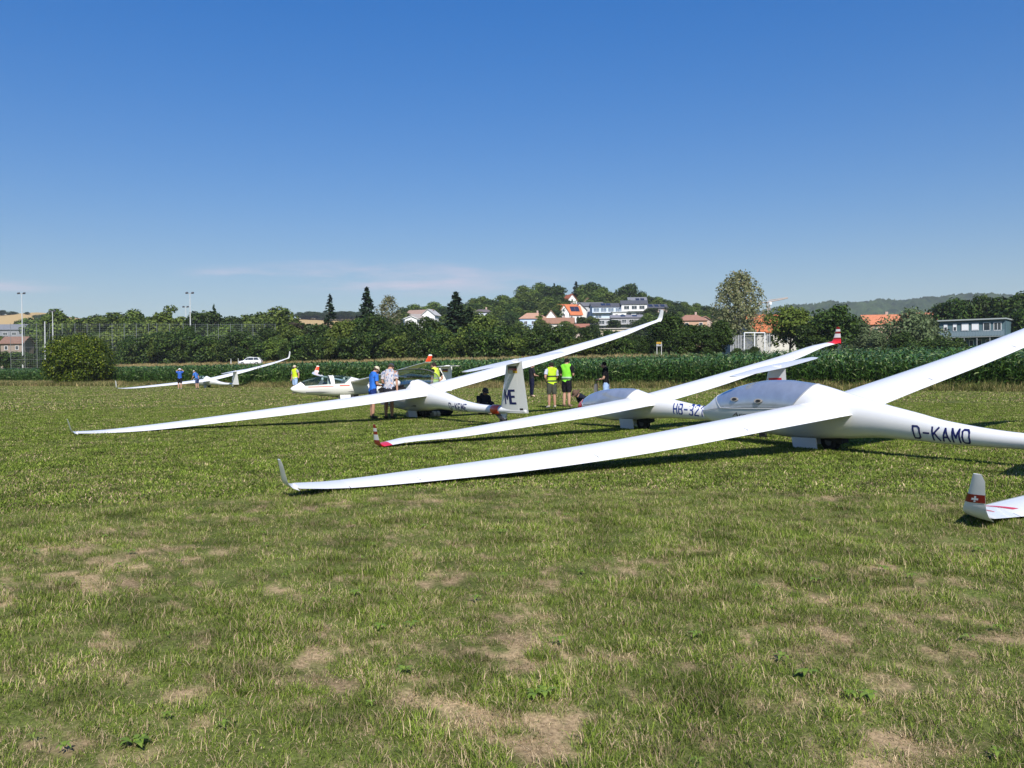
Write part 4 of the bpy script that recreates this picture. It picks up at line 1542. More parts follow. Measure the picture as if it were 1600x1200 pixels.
ARC_HULL = [(3.2, .60, .598, .004), (3.11, .70, .475, .10), (2.93, .79, .40, .17), (2.66, .953, .33, .235), (2.346, 1.065, .285, .285), (1.956, 1.161, .255, .33), (1.5, 1.243, .232, .35),
            (1.2, 1.268, .21, .356), (.8, 1.27, .185, .356), (.43, 1.236, .185, .346), (.14, 1.203, .20, .33), (-.5, 1.051, .245, .27), (-1.2, .88, .302, .212), (-1.83, .749, .288, .172), (-2.35, .637, .268, .147),
            (-3.54, .512, .272, .115), (-4.4, .49, .292, .095), (-5.0, .47, .31, .07), (-5.66, .44, .335, .02)]
SGL_HULL = [(2.43, .49, .488, .004), (2.34, .60, .37, .10), (2.08, .74, .29, .18), (1.79, .865, .25, .23), (1.26, .974, .2, .275), (.76, 1.014, .19, .285), (.28, 1.019, .225, .27), (-.34, .90, .285, .215),
            (-1.12, .778, .335, .16), (-1.92, .663, .33, .13), (-3.2, .52, .325, .10), (-4.0, .47, .33, .06), (-4.36, .45, .34, .02)]
YS = [.4, 2, 4, 6, 8, 9.2, 9.75]
WA = dict(ys=YS, x=[.149, .221, .268, .229, .130, -.07, -.40], c=[.936, .859, .803, .74, .583, .401, .301], z=[.895, .951, 1.04, 1.19, 1.391, 1.547, 1.687], th=.178)
WB = dict(ys=YS, x=[.138, .086, .05, .032, .010, -.11, -.42], c=[.97, .898, .822, .70, .60, .385, .293], z=[.947, 1.027, 1.150, 1.275, 1.415, 1.541, 1.651], th=.20)
WC = dict(ys=[.35, 2, 4, 5.5, 6.6, 7.25], x=[.124, .067, .017, -.019, -.09, -.33], c=[.843, .796, .659, .567, .429, .333], z=[.802, .86, .949, 1.023, 1.116, 1.151], th=.154)
TWO = dict(fin=[(-4.42, .34, 1.31), (-4.62, .8, 1.12), (-4.886, 1.31, .86), (-5.02, 1.60, .745), (-5.16, 1.71, .62), (-5.42, 1.765, .34)], tail=(1.70, -5.0, .70, 1.55, -5.33, .34), dz=(.1, .62))
ONE = dict(fin=[(-3.55, .36, .86), (-3.72, .8, .72), (-3.94, 1.25, .50), (-4.03, 1.5, .42), (-4.12, 1.56, .32)], tail=(1.53, -3.93, .55, 1.28, -4.1, .26), dz=(.1, .55))


def glider(name, label, pose, hull_st, wing, spec, paint, canopy='canopy_grey', cuts=None, winglet=None, reg=None, group='gliders parked on the turf', fin_extra=None, sc=1.0,
           canopy_open=False, cockpit=False, wing_bands=None, wl_bands=None):
    X, Y, yaw, roll, zo = pose
    root = empty(name, (X, Y, zo), (roll, 0, yaw), sc)
    tag(root, label, 'glider', group)
    hull = Hull(hull_st)
    hb, can = split_canopy(hull, cuts)
    fus = link('fuselage', bm_mesh(hb, 'fuselage', paint), root)
    seal_pts = []
    for k, cb in enumerate(can):
        edges = [(e.verts[0].co.copy(), e.verts[1].co.copy()) for e in cb.edges if len(e.link_faces) == 1]
        if canopy_open:
            H_ = Vector((0, -.33, .79))
            R = Matrix.Rotation(math.radians(98), 4, 'X')
            T = Matrix.Translation(H_) @ R @ Matrix.Translation(-H_)
            bmesh.ops.transform(cb, matrix=T, verts=cb.verts)
            edges2 = [(T @ a, T @ b_) for a, b_ in edges]
        else:
            edges2 = edges
        bmesh.ops.recalc_face_normals(cb, faces=cb.faces)
        cme = bm_mesh(cb, 'canopy', M[canopy])
        co = link('canopy', cme, root)
        m_ = MB()
        for a, b_ in edges2:
            if (a - b_).length > 1e-4:
                m_.tube([a, b_], .011 if canopy != 'glass' else .016, 4, cap=False)
        m_.build('canopy_frame', M['seal'] if canopy != 'glass' else (M['dark_metal'] if canopy_open else paint), co)
        if canopy == 'canopy_grey':
            xa = 2.0 if len(hull_st) == len(ARC_HULL) else 1.2
            for xv in ((1.93, 1.26) if len(hull_st) == len(ARC_HULL) else ()):
                z_ = .93 if xv > 1.5 else .92
                y_ = hull.y(xv, z_)
                m_ = MB()
                nr_ = Vector((0, 1, .55)).normalized()
                tx = Vector((1, 0, 0))
                tz_ = nr_.cross(tx)
                cpos = Vector((xv, y_ + .004, z_))
                ring = [cpos + nr_ * .004 + tx * .10 * math.cos(6.283 * i / 16) + tz_ * .045 * math.sin(6.283 * i / 16) for i in range(16)]
                ring2 = [q_ + nr_ * .012 for q_ in ring]
                m_.loft([ring, ring2])
                vo = m_.build('vent_window', M['vent'], co)
                m_ = MB()
                ring = [cpos + nr_ * .018 - tx * .015 + tx * .058 * math.cos(6.283 * i / 12) + tz_ * .022 * math.sin(6.283 * i / 12) for i in range(12)]
                m_.loft([ring, [q_ + nr_ * .012 for q_ in ring]])
                m_.build('vent_scoop', M['black'], vo)
    if cockpit:
        for xs_ in ((1.9, .75) if len(can) > 1 or canopy_open else (1.2,)):
            m_ = MB()
            m_.prism([(xs_ - .1, .45), (xs_ + .45, .40), (xs_ + .45, .48), (xs_ + .02, .53), (xs_ - .32, 1.0), (xs_ - .40, .98)], -.22, .22)
            so = m_.build('seat', M['black'] if canopy_open else M['interior'], root)
            m_ = MB()
            m_.ball((xs_ - .36, 0, 1.07), (.06, .13, .10), 10, 6)
            m_.build('headrest', M['headrest'], so, 60)
            m_ = MB()
            m_.prism([(xs_ + .62, .55), (xs_ + .70, .55), (xs_ + .72, .90), (xs_ + .60, .93)], -.20, .20)
            m_.build('instrument_panel', M['black_gloss'], root)
        m_ = MB()
        m_.box((1.2, 0, .42), (2.5, .55, .04))
        m_.build('cockpit_floor', M['interior'], root)
    # wings
    ys, fx, fc, fz = wing['ys'], pchip(wing['ys'], wing['x']), pchip(wing['ys'], wing['c']), pchip(wing['ys'], wing['z'])
    yy = np.concatenate([[.02], np.linspace(ys[0], ys[-1], 26)])
    th = wing['th']
    yt_ = ys[-1]

    def station(y):
        s = (y - ys[0]) / (yt_ - ys[0])
        x_, c_, z_ = float(fx(max(y, ys[0]))), float(fc(max(y, ys[0]))), float(fz(max(y, ys[0])))
        if y < ys[0]:
            z_ -= .03
        return (x_, y, z_, c_, .15 - .02 * max(s, 0), th * (1 - .55 * max(s, 0) ** 3), 0.0)
    WL = winglet or (.20, .17, .36, .17)
    for side in (1, -1):
        m_ = MB()
        fl0, fl1 = ys[0] + .12, yt_ * .93
        ysm = sorted(set(list(yy) + [fl0, fl1]))
        full_in = [station(y) for y in ysm if y <= fl0 + 1e-6]
        mid = [station(y) for y in ysm if fl0 - 1e-6 <= y <= fl1 + 1e-6]
        tip = [station(y) for y in ysm if y >= fl1 - 1e-6]
        surface(m_, full_in, 0, 1, side)
        surface(m_, mid, 0, .80, side)
        mats = [paint]
        if wing_bands:
            mats.append(M[wing_bands])
            k0 = len(m_.f)
            cutp = yt_ - .20
            t1 = [s for s in tip if s[1] < cutp] + [station(cutp)]
            t2 = [station(cutp)] + [s for s in tip if s[1] > cutp]
            surface(m_, t1, 0, 1, side)
            m_.cur = 1
            surface(m_, t2, 0, 1, side)
            m_.cur = 0
        else:
            surface(m_, tip, 0, 1, side)
        wo = m_.build('wing', mats, root, 35)
        m_ = MB()
        fl = [station(fl0 + .012 + (fl1 - fl0 - .024) * k / 20) for k in range(21)]
        surface(m_, fl, .8065, 1, side)
        m_.build('flaperon', paint, wo, 35)
        for yq in (2.4, 5.3, 8.1):
            if yq > yt_ * .9:
                continue
            s = station(yq)
            c_ = s[3]
            xq, zq = s[0] - .80 * c_, s[2] - .80 * c_ * math.sin(s[5]) + .012 + .045 * c_
            m_ = MB()
            m_.prism([(xq + .09, zq - .016), (xq + .02, zq + .012), (xq - .07, zq - .010), (xq - .07, zq - .02), (xq + .09, zq - .022)], side * yq - .009, side * yq + .009)
            m_.build('hinge_fairing', paint, wo)
        # winglet
        s0 = station(yt_)
        base = Vector((s0[0], s0[1], s0[2]))
        sts = []
        nn = 9
        for k in range(nn):
            t = k / (nn - 1)
            cant = sm(np.array(t / .3)) * 1.28
            e1 = min(1, t / .3)
            yq = base.y + WL[1] * (1 - (1 - e1) ** 2) * .62 + WL[1] * .38 * t
            zq = base.z + WL[2] * (t ** 1.35)
            xq = base.x - WL[0] * t ** 1.1
            cq = s0[3] + (WL[3] - s0[3]) * t ** .8
            sts.append((xq, yq, zq, cq, .11, th * (1 - float(cant) / 1.28), float(cant)))
        sts[-1] = sts[-1][:3] + (WL[3] * .7,) + sts[-1][4:]
        m_ = MB()
        if wl_bands:
            mats = [paint] + [M[q_] for q_ in wl_bands[0]]
            for k in range(nn - 1):
                m_.cur = wl_bands[1][k]
                surface(m_, sts[k:k + 2], 0, 1, side, 0.0)
        else:
            mats = [paint]
            surface(m_, sts, 0, 1, side, 0.0)
        wlo = m_.build('winglet', mats, wo, 35)
        if spec.get('tipmarks') and side == 1:
            spec['tipmarks'](wo, wlo, station, sts)
    # fin and rudder
    fin = [(x, 0, z, c, .105, 0, math.pi / 2) for x, z, c in spec['fin']]
    m_ = MB()
    surface(m_, fin, 0, .70, 1, 0.0)
    fo = m_.build('fin', paint, root, 35)
    m_ = MB()
    surface(m_, fin[:-1], .706, 1, 1, 0.0)
    m_.build('rudder', paint, fo, 35)
    fzx = lambda z: (np.interp(z, [q_[1] for q_ in spec['fin']], [q_[0] for q_ in spec['fin']]), np.interp(z, [q_[1] for q_ in spec['fin']], [q_[2] for q_ in spec['fin']]))

    def fin_y(x, z):
        xl, c = fzx(z)
        xc = min(max((xl - x) / c, .001), 1)
        return c * (5 * .105 * (.2969 * math.sqrt(xc) - .126 * xc - .3516 * xc ** 2 + .2843 * xc ** 3 - .1036 * xc ** 4) + .0012)
    # tailplane and elevator
    z_, xr, cr_, half, xt, ct_ = spec['tail']
    tp = []
    for k in range(-8, 9):
        t = abs(k) / 8
        e_ = 1 if t < .99 else .8
        tp.append((xr + (xt - xr) * t ** 1.4, half * k / 8, z_ + .0 * t, (cr_ + (ct_ - cr_) * t ** 1.2) * e_, .095, 0.03, 0))
    m_ = MB()
    surface(m_, tp, 0, .72, 1, 0)
    to = m_.build('tailplane', paint, root, 35)
    m_ = MB()
    surface(m_, [q_ for q_ in tp], .728, 1, 1, 0)
    m_.build('elevator', paint, to, 35)
    # wheel, doors, tail wheel
    zbel = float(hull.bot(.0))
    m_ = MB()
    m_.tube([(-.05, -.055, .17), (-.05, -.07, .17), (-.05, .07, .17), (-.05, .055, .17)], [.10, .17, .17, .10], 18)
    wh = m_.build('main_wheel', M['black'], root, 40)
    m_ = MB()
    m_.tube([(-.05, -.075, .17), (-.05, .075, .17)], .075, 12)
    m_.build('hub', M['dark_metal'], wh, 40)
    for s in (-1, 1):
        m_ = MB()
        d0, d1 = spec['dz']
        m_.prism([(d0, .05), (d1 + .03, .035), (d1 + .05, zbel + .03), (d0, zbel + .04)], s * .20 - .008, s * .20 + .008)
        m_.build('gear_door', paint, root)
    m_ = MB()
    m_.prism([(-.02, .2), (-.36, zbel - .06), (-.36, zbel + .06), (.06, zbel + .06)], -.09, .09)
    m_.build('wheel_well', M['black'], root)
    xt_ = -4.55 if len(hull_st) == len(ARC_HULL) else -3.7
    m_ = MB()
    m_.tube([(xt_, -.03, .09), (xt_, .03, .09)], .085, 14)
    m_.build('tail_wheel', M['black'], root, 40)
    m_ = MB()
    m_.prism([(xt_ + .2, .33), (xt_ - .2, .33), (xt_ - .04, .10), (xt_ + .04, .10)], -.025, .025)
    m_.build('tail_wheel_fork', paint, root)
    hy = lambda x, z: hull.y(x, z)
    if reg:
        lettering(reg[0], reg[1], reg[2], reg[3], reg[4], 'registration_letter', M[reg[5]], fus, hy, slope=reg[6])
    if fin_extra:
        fin_extra(fo, fin_y)
    return root, fus, hull


ARC_CUT = [(((2.66, .953), (2.37, .742)), ((.11, 1.21), (.50, .80)), ((2.37, .742), (.50, .80)))]
TWO_CUT = [(((2.70, .94), (2.48, .70)), ((1.22, 1.3), (1.16, .80)), ((2.48, .715), (1.1, .80))),
           (((1.00, 1.3), (.98, .80)), ((-.02, 1.2), (.42, .82)), ((1.0, .80), (.4, .82)))]
SGL_CUT = [(((2.16, .70), (1.93, .54)), ((-.03, 1.05), (.36, .70)), ((1.93, .575), (.36, .72)))]


def patch(parent, name, m_, yf, x0, x1, z0, z1, off, nx=4):
    mb = MB()
    for k in range(nx):
        a, b_ = x0 + (x1 - x0) * k / nx, x0 + (x1 - x0) * (k + 1) / nx
        mb.add([(a, yf(a, z0) + off, z0), (b_, yf(b_, z0) + off, z0), (b_, yf(b_, z1) + off, z1), (a, yf(a, z1) + off, z1)], [(0, 1, 2, 3)])
    return mb.build(name, m_, parent)


def cross_flag(fo, fy, x0, x1, z0, z1):
    f = patch(fo, 'flag', M['red'], fy, x0, x1, z0, z1, .004)
    cx, cz, u = (x0 + x1) / 2, (z0 + z1) / 2, (z1 - z0) / 12
    mb = MB()
    for (w_, h_) in ((1.1, 3.6), (3.6, 1.1)):
        q_ = [(cx - w_ * u, cz - h_ * u), (cx + w_ * u, cz - h_ * u), (cx + w_ * u, cz + h_ * u), (cx - w_ * u, cz + h_ * u)]
        o_ = .007 + .001 * (w_ > 2)
        mb.add([(x, fy(x, z) + o_, z) for x, z in q_], [(0, 1, 2, 3)])
    return f, mb.build('flag_cross', M['shutter'], fo)


# nearest whole glider, D-KAMO
gA, fusA, hullA = glider('glider', 'nearest white two seat glider with D-KAMO in blue on its tail boom', (5.717, 15.866, 2.09386, -.15723, 0), ARC_HULL, WA, dict(TWO), M['gelcoat'], cuts=ARC_CUT,
                         reg=('D-KAMO', (-1.86, .365), .92, .205, .029, 'navy', .038))
# script on the nose
tcu = bpy.data.curves.new('script', 'FONT')
tcu.body = 'Arcus'
tcu.shear = .35
tcu.size = 1.0
tmp = bpy.data.objects.new('script_source', tcu)
tme = bpy.data.meshes.new_from_object(tmp)
bpy.data.objects.remove(tmp)
cov = np.array([v_.co for v_ in tme.vertices])
wd = cov[:, 0].max()
nv = []
for c_ in cov:
    x = 2.02 - (c_[0] / wd) * .62
    z = .60 + c_[1] * .12
    nv.append((x, hullA.y(x, z) + .004, z))
tme.vertices.foreach_set('co', np.array(nv, np.float32).ravel())
tme.materials.clear()
tme.materials.append(M['black_gloss'])
tme.update()
link('nose_lettering', tme, fusA)


def fin_me(fo, fy):
    lettering('ME', (-4.84, .60), .46, .34, .055, 'fin_letter', M['navy'], fo, fy, gapw=.22)
    z0, z1 = 1.40, 1.585
    x0, x1 = -5.14, -5.53
    h = (z1 - z0) / 3
    patch(fo, 'flag_black_band', M['black_gloss'], fy, x0, x1, z1 - h, z1, .004)
    patch(fo, 'flag_red_band', M['dark_red'], fy, x0, x1, z1 - 2 * h, z1 - h, .004)
    patch(fo, 'flag_gold_band', M['gold'], fy, x0, x1, z0, z1 - 2 * h, .004)
    patch(fo, 'flag_plate', M['headrest'], fy, x0 - .03, x0 - .21, z0 - .02, z0 + .08, .007)
    patch(fo, 'tail_sticker', M['black_gloss'], fy, -5.42, -5.55, .42, .47, .004)


gB, fusB, hullB = glider('glider', 'white glider D-KEME with open canopy and letters ME on its fin', (-2.7347, 27.4732, 2.16365, -.1645, .035), ARC_HULL, WB, dict(TWO), M['gelcoat'], canopy='glass', cuts=ARC_CUT,
                         reg=('D-KEME', (-1.95, .355), .90, .19, .030, 'navy', .035), fin_extra=fin_me, canopy_open=True, cockpit=True)
# tail dolly clamped on the tail of D-KEME
td = empty('tail_dolly', gB.location, gB.rotation_euler)
tag(td, 'red tail dolly with small black wheel clamped round the tail of D-KEME', 'tail dolly')
m_ = MB()
rings = []
for x in (-4.06, -4.10, -4.36, -4.42):
    zt_, zb_, w_ = float(hullB.top(x)), float(hullB.bot(x)), float(hullB.hw(x))
    e_ = .012 if x in (-4.06, -4.42) else .03
    rings.append([(x, (w_ + e_) * math.cos(t), (zt_ + zb_) / 2 + ((zt_ - zb_) / 2 + e_) * math.sin(t)) for t in (6.283 * k / 20 for k in range(20))])
m_.loft(rings)
m_.build('band', M['orange_red'], td, 50)
m_ = MB()
m_.prism([(-4.12, .30), (-4.4, .30), (-4.62, .12), (-4.50, .08), (-4.3, .20)], -.05, .05)
m_.build('fork', M['dark_metal'], td)
m_ = MB()
m_.tube([(-4.56, .04, .08), (-4.56, .12, .08)], .09, 14)
m_.build('wheel', M['black'], td, 40)


def fin_swiss(fo, fy):
    cross_flag(fo, fy, -4.02, -4.34, 1.02, 1.30)


gC, fusC, hullC = glider('glider', 'white single seat glider HB-321 with red nose tip and striped winglets', (3.2115, 21.652, 2.17183, -.14913, 0), SGL_HULL, WC, dict(ONE), M['gelcoat'], cuts=SGL_CUT,
                         winglet=(.17, .10, .42, .12), reg=('HB-3211', (-1.29, .48), 1.06, .215, .031, 'blue_letter', .045), fin_extra=fin_swiss, wing_bands='red',
                         wl_bands=(['red', 'dark_red'], [1, 1, 2, 0, 0, 2, 0, 2]))
# mould seam along the nose from the tip to the canopy sill
for s in (1, -1):
    mb = MB()
    for k in range(12):
        a, b_ = 3.17 - .8 * k / 12, 3.17 - .8 * (k + 1) / 12
        za, zb_ = .605 + .135 * (3.17 - a) / .8, .605 + .135 * (3.17 - b_) / .8
        mb.add([(a, s * (hullA.y(a, za) + .004), za), (b_, s * (hullA.y(b_, zb_) + .004), zb_), (b_, s * (hullA.y(b_, zb_ + .012) + .004), zb_ + .012), (a, s * (hullA.y(a, za + .012) + .004), za + .012)], [(0, 1, 2, 3)])
    mb.build('nose_seam', M['seal'], fusA)
# red nose tip
m_ = MB()
rings = []
for x in (2.432, 2.40, 2.34, 2.25, 2.17, 2.10, 2.05):
    x_ = min(x, 2.425)
    zt_, zb_, w_ = float(hullC.top(x_)), float(hullC.bot(x_)), float(hullC.hw(x_))
    rings.append([(x, (w_ + .005) * math.cos(t), (zt_ + zb_) / 2 + ((zt_ - zb_) / 2 + .005) * math.sin(t)) for t in (6.283 * k / 32 for k in range(32))])
m_.loft(rings, cap=False)
m_.build('nose_tip', M['red'], fusC, 60)


# nearest wing tip at the right edge
def marks_d(wo, wlo, station, sts):
    # red band with white cross round the winglet, and two red dashes on the wing
    def at_wl(t, xc):
        k = min(int(t * (len(sts) - 1)), len(sts) - 2)
        f = t * (len(sts) - 1) - k
        a, b_ = np.array(sts[k]), np.array(sts[k + 1])
        s = a + (b_ - a) * f
        th_ = 5 * s[4] * (.2969 * math.sqrt(xc) - .126 * xc - .3516 * xc ** 2 + .2843 * xc ** 3 - .1036 * xc ** 4) * s[3]
        N = (0, -math.sin(s[6]), math.cos(s[6]))
        return s, th_, N

    def pt(t, xc, off):
        s, th_, N = at_wl(t, xc)
        return (s[0] - xc * s[3], s[1] + N[1] * (th_ + off), s[2] + N[2] * (th_ + off))
    for sgn, nm in ((1, 'flag_band'), (-1, 'flag_band')):
        mb = MB()
        xs_ = np.linspace(.004, .995, 9)

        def pt2(t, xc, off):
            s, th_, N = at_wl(t, xc)
            return (s[0] - xc * s[3], s[1] + sgn * N[1] * (th_ + off), s[2] + sgn * N[2] * (th_ + off))
        for a, b_ in zip(xs_[:-1], xs_[1:]):
            for t0, t1 in ((.44, .53), (.53, .62)):
                mb.add([pt2(t0, a, .003), pt2(t0, b_, .003), pt2(t1, b_, .003), pt2(t1, a, .003)], [(0, 1, 2, 3)])
        mb.build(nm, M['dark_red'], wlo)
    for sgn in (1, -1):
        mb = MB()

        def pt3(t, xc, off):
            s, th_, N = at_wl(t, xc)
            return (s[0] - xc * s[3], s[1] + sgn * N[1] * (th_ + off), s[2] + sgn * N[2] * (th_ + off))
        for (w_, h_, of) in ((.05, .065, .006), (.17, .021, .0075)):
            mb.add([pt3(.53 - h_, .5 - w_, of), pt3(.53 - h_, .5 + w_, of), pt3(.53 + h_, .5 + w_, of), pt3(.53 + h_, .5 - w_, of)], [(0, 1, 2, 3)])
        mb.build('flag_cross', M['shutter'], wlo)
    mb = MB()
    for xc0, xc1, off in ((.012, .99, .004),):
        for a, b_ in zip(np.linspace(xc0, xc1, 8)[:-1], np.linspace(xc0, xc1, 8)[1:]):
            mb.add([pt(.735, a, .003), pt(.735, b_, .003), pt(.755, b_, .003), pt(.755, a, .003)], [(0, 1, 2, 3)])
    mb.build('winglet_seam', M['seal'], wlo)

    def wp(y, xc, off=.006):
        s = station(y)
        th_ = 5 * s[4] * (.2969 * math.sqrt(xc) - .126 * xc - .3516 * xc ** 2 + .2843 * xc ** 3 - .1036 * xc ** 4) * s[3] + .02 * 4 * xc * (1 - xc) * s[3]
        return (s[0] - xc * s[3] * math.cos(s[5]), s[1], s[2] - xc * s[3] * math.sin(s[5]) + th_ + off)
    for (y0, y1, w_) in ((9.52, 9.32, .06), (9.26, 8.96, .10)):
        mb = MB()
        for k in range(8):
            a, b_ = k / 8, (k + 1) / 8
            xa, xb = .06 + .62 * a, .06 + .62 * b_
            ya, yb = y0 + (y1 - y0) * a, y0 + (y1 - y0) * b_
            ww = w_ * (.35 + .65 * a)
            wv = w_ * (.35 + .65 * b_)
            mb.add([wp(ya, xa), wp(yb, xb), wp(yb - wv, xb), wp(ya - ww, xa)], [(0, 1, 2, 3)])
        mb.build('red_stripe', M['red'], wo)


specD = dict(TWO)
specD['tipmarks'] = marks_d
gD, _, _ = glider('glider', 'glider wing tip at the right edge with white cross on a dark red band', (13.06, 12.72, 2.0, -.159, 0), ARC_HULL, WA, specD, M['gelcoat'], cuts=ARC_CUT, winglet=(.22, .10, .41, .12))

# far left glider
gE, _, _ = glider('glider', 'small white glider farthest left with one wing tip raised over the maize', (-30.2, 87.8, 2.43, -.152, .03), ARC_HULL, WB, dict(TWO), M['gelcoat'], canopy='glass', cuts=ARC_CUT, sc=.95, cockpit=True, winglet=(.30, .25, .75, .24))


# glider with red winglets behind the men
def fin_dark(fo, fy):
    z0, z1, x0, x1 = 1.38, 1.56, -5.16, -5.50
    h = (z1 - z0) / 3
    patch(fo, 'flag_black_band', M['black_gloss'], fy, x0, x1, z1 - h, z1, .004)
    patch(fo, 'flag_red_band', M['dark_red'], fy, x0, x1, z1 - 2 * h, z1 - h, .004)
    patch(fo, 'flag_gold_band', M['gold'], fy, x0, x1, z0, z1 - 2 * h, .004)


gF, fusF, hullF = glider('glider', 'white two seat glider with clear canopies and red winglets behind two talking men', (-8.5, 46.6, 3.60, .016, .03), ARC_HULL, WB, dict(TWO), M['gelcoat_old'], canopy='glass', cuts=TWO_CUT,
                         fin_extra=fin_dark, cockpit=True, wl_bands=(['orange_red'], [0, 0, 1, 1, 1, 1, 1, 0]))
for xa, xb, w_ in ((2.35, 1.05, .028), (.72, .18, .05)):
    mb = MB()
    for k in range(10):
        a, b_ = xa + (xb - xa) * k / 10, xa + (xb - xa) * (k + 1) / 10
        za, zb_ = .66 + .05 * (2.3 - a) / 2, .66 + .05 * (2.3 - b_) / 2
        mb.add([(a, hullF.y(a, za) + .004, za), (b_, hullF.y(b_, zb_) + .004, zb_), (b_, hullF.y(b_, zb_ + w_) + .004, zb_ + w_), (a, hullF.y(a, za + w_) + .004, za + w_)], [(0, 1, 2, 3)])
    mb.build('side_stripe', M['orange_red'], fusF)


# ------------------------------------------------------------------ people
SKINC = material('skin', (.46, .27, .19), .6, .3)
TAN = material('tanned_skin', (.38, .21, .14), .6, .3)
CLOTH = {}


def cloth(c):
    if c not in CLOTH:
        CLOTH[c] = material('cloth', c, .9, .1, noise=(9, .12))
    return CLOTH[c]


hawaii = bpy.data.materials.new('patterned_cloth')
hawaii.use_nodes = True
n, l = hawaii.node_tree.nodes, hawaii.node_tree.links
hb_ = n['Principled BSDF']
hb_.inputs['Roughness'].default_value = .9
t_ = n.new('ShaderNodeTexCoord')
v_ = n.new('ShaderNodeTexVoronoi')
v_.inputs['Scale'].default_value = 24
mpn = n.new('ShaderNodeMapping')
mpn.inputs['Scale'].default_value = (1.4, 1.4, .8)
r_ = n.new('ShaderNodeValToRGB')
r_.color_ramp.interpolation = 'CONSTANT'
for p_, c_ in ((0, (.40, .38, .40)), (.30, (.14, .19, .30)), (.47, (.42, .40, .42)), (.66, (.42, .22, .14)), (.74, (.45, .43, .45)), (.9, (.16, .24, .42))):
    e_ = r_.color_ramp.elements[0] if p_ == 0 else r_.color_ramp.elements.new(p_)
    e_.position = p_
    e_.color = (*c_, 1)
r_.color_ramp.elements[-1].position = .97
r_.color_ramp.elements[-1].color = (.42, .4, .42, 1)
l.new(t_.outputs['Object'], mpn.inputs[0])
l.new(mpn.outputs[0], v_.inputs['Vector'])
l.new(v_.outputs['Color'], r_.inputs[0])
l.new(r_.outputs[0], hb_.inputs['Base Color'])


def vest_material(col, bands):
    m = bpy.data.materials.new('hi_vis_cloth')
    m.use_nodes = True
    n, l = m.node_tree.nodes, m.node_tree.links
    b = n['Principled BSDF']
    b.inputs['Roughness'].default_value = .8
    t = n.new('ShaderNodeTexCoord')
    s = n.new('ShaderNodeSeparateXYZ')
    l.new(t.outputs['Object'], s.inputs[0])
    r = n.new('ShaderNodeValToRGB')
    r.color_ramp.interpolation = 'CONSTANT'
    r.color_ramp.elements[0].color = (*col, 1)
    for k, (z0, z1, c) in enumerate(bands):
        e = r.color_ramp.elements.new(z0 / 2)
        e.color = (*c, 1)
        e = r.color_ramp.elements.new(z1 / 2)
        e.color = (*col, 1)
    r.color_ramp.elements.remove(r.color_ramp.elements[-1]) if False else None
    r.color_ramp.elements[-1].color = (*col, 1)
    mm = n.new('ShaderNodeMath')
    mm.operation = 'MULTIPLY'
    mm.inputs[1].default_value = .5
    l.new(s.outputs[2], mm.inputs[0])
    l.new(mm.outputs[0], r.inputs[0])
    l.new(r.outputs[0], b.inputs['Base Color'])
    return m


def skin(name, verts, edges, radii, m, parent, sub=1, root=0, post=None):
    me = bpy.data.meshes.new(name)
    me.from_pydata([tuple(v) for v in verts], edges, [])
    o = bpy.data.objects.new('skin_source', me)
    COL.objects.link(o)
    o.modifiers.new('skin', 'SKIN')
    if not me.skin_vertices:
        bpy.context.view_layer.objects.active = o
    lay = me.skin_vertices[0].data
    for k, r in enumerate(radii):
        lay[k].radius = (r, r) if not isinstance(r, tuple) else r
        lay[k].use_root = (k == root)
    if sub:
        s = o.modifiers.new('sub', 'SUBSURF')
        s.levels = s.render_levels = sub
    dg = bpy.context.evaluated_depsgraph_get()
    res = bpy.data.meshes.new_from_object(o.evaluated_get(dg))
    bpy.data.objects.remove(o)
    bpy.data.meshes.remove(me)
    res.name = name
    res.materials.clear()
    res.materials.append(m)
    if post:
        for v in res.vertices:
            v.co = post(v.co)
    res.polygons.foreach_set('use_smooth', np.ones(len(res.polygons), bool))
    return link(name, res, parent)


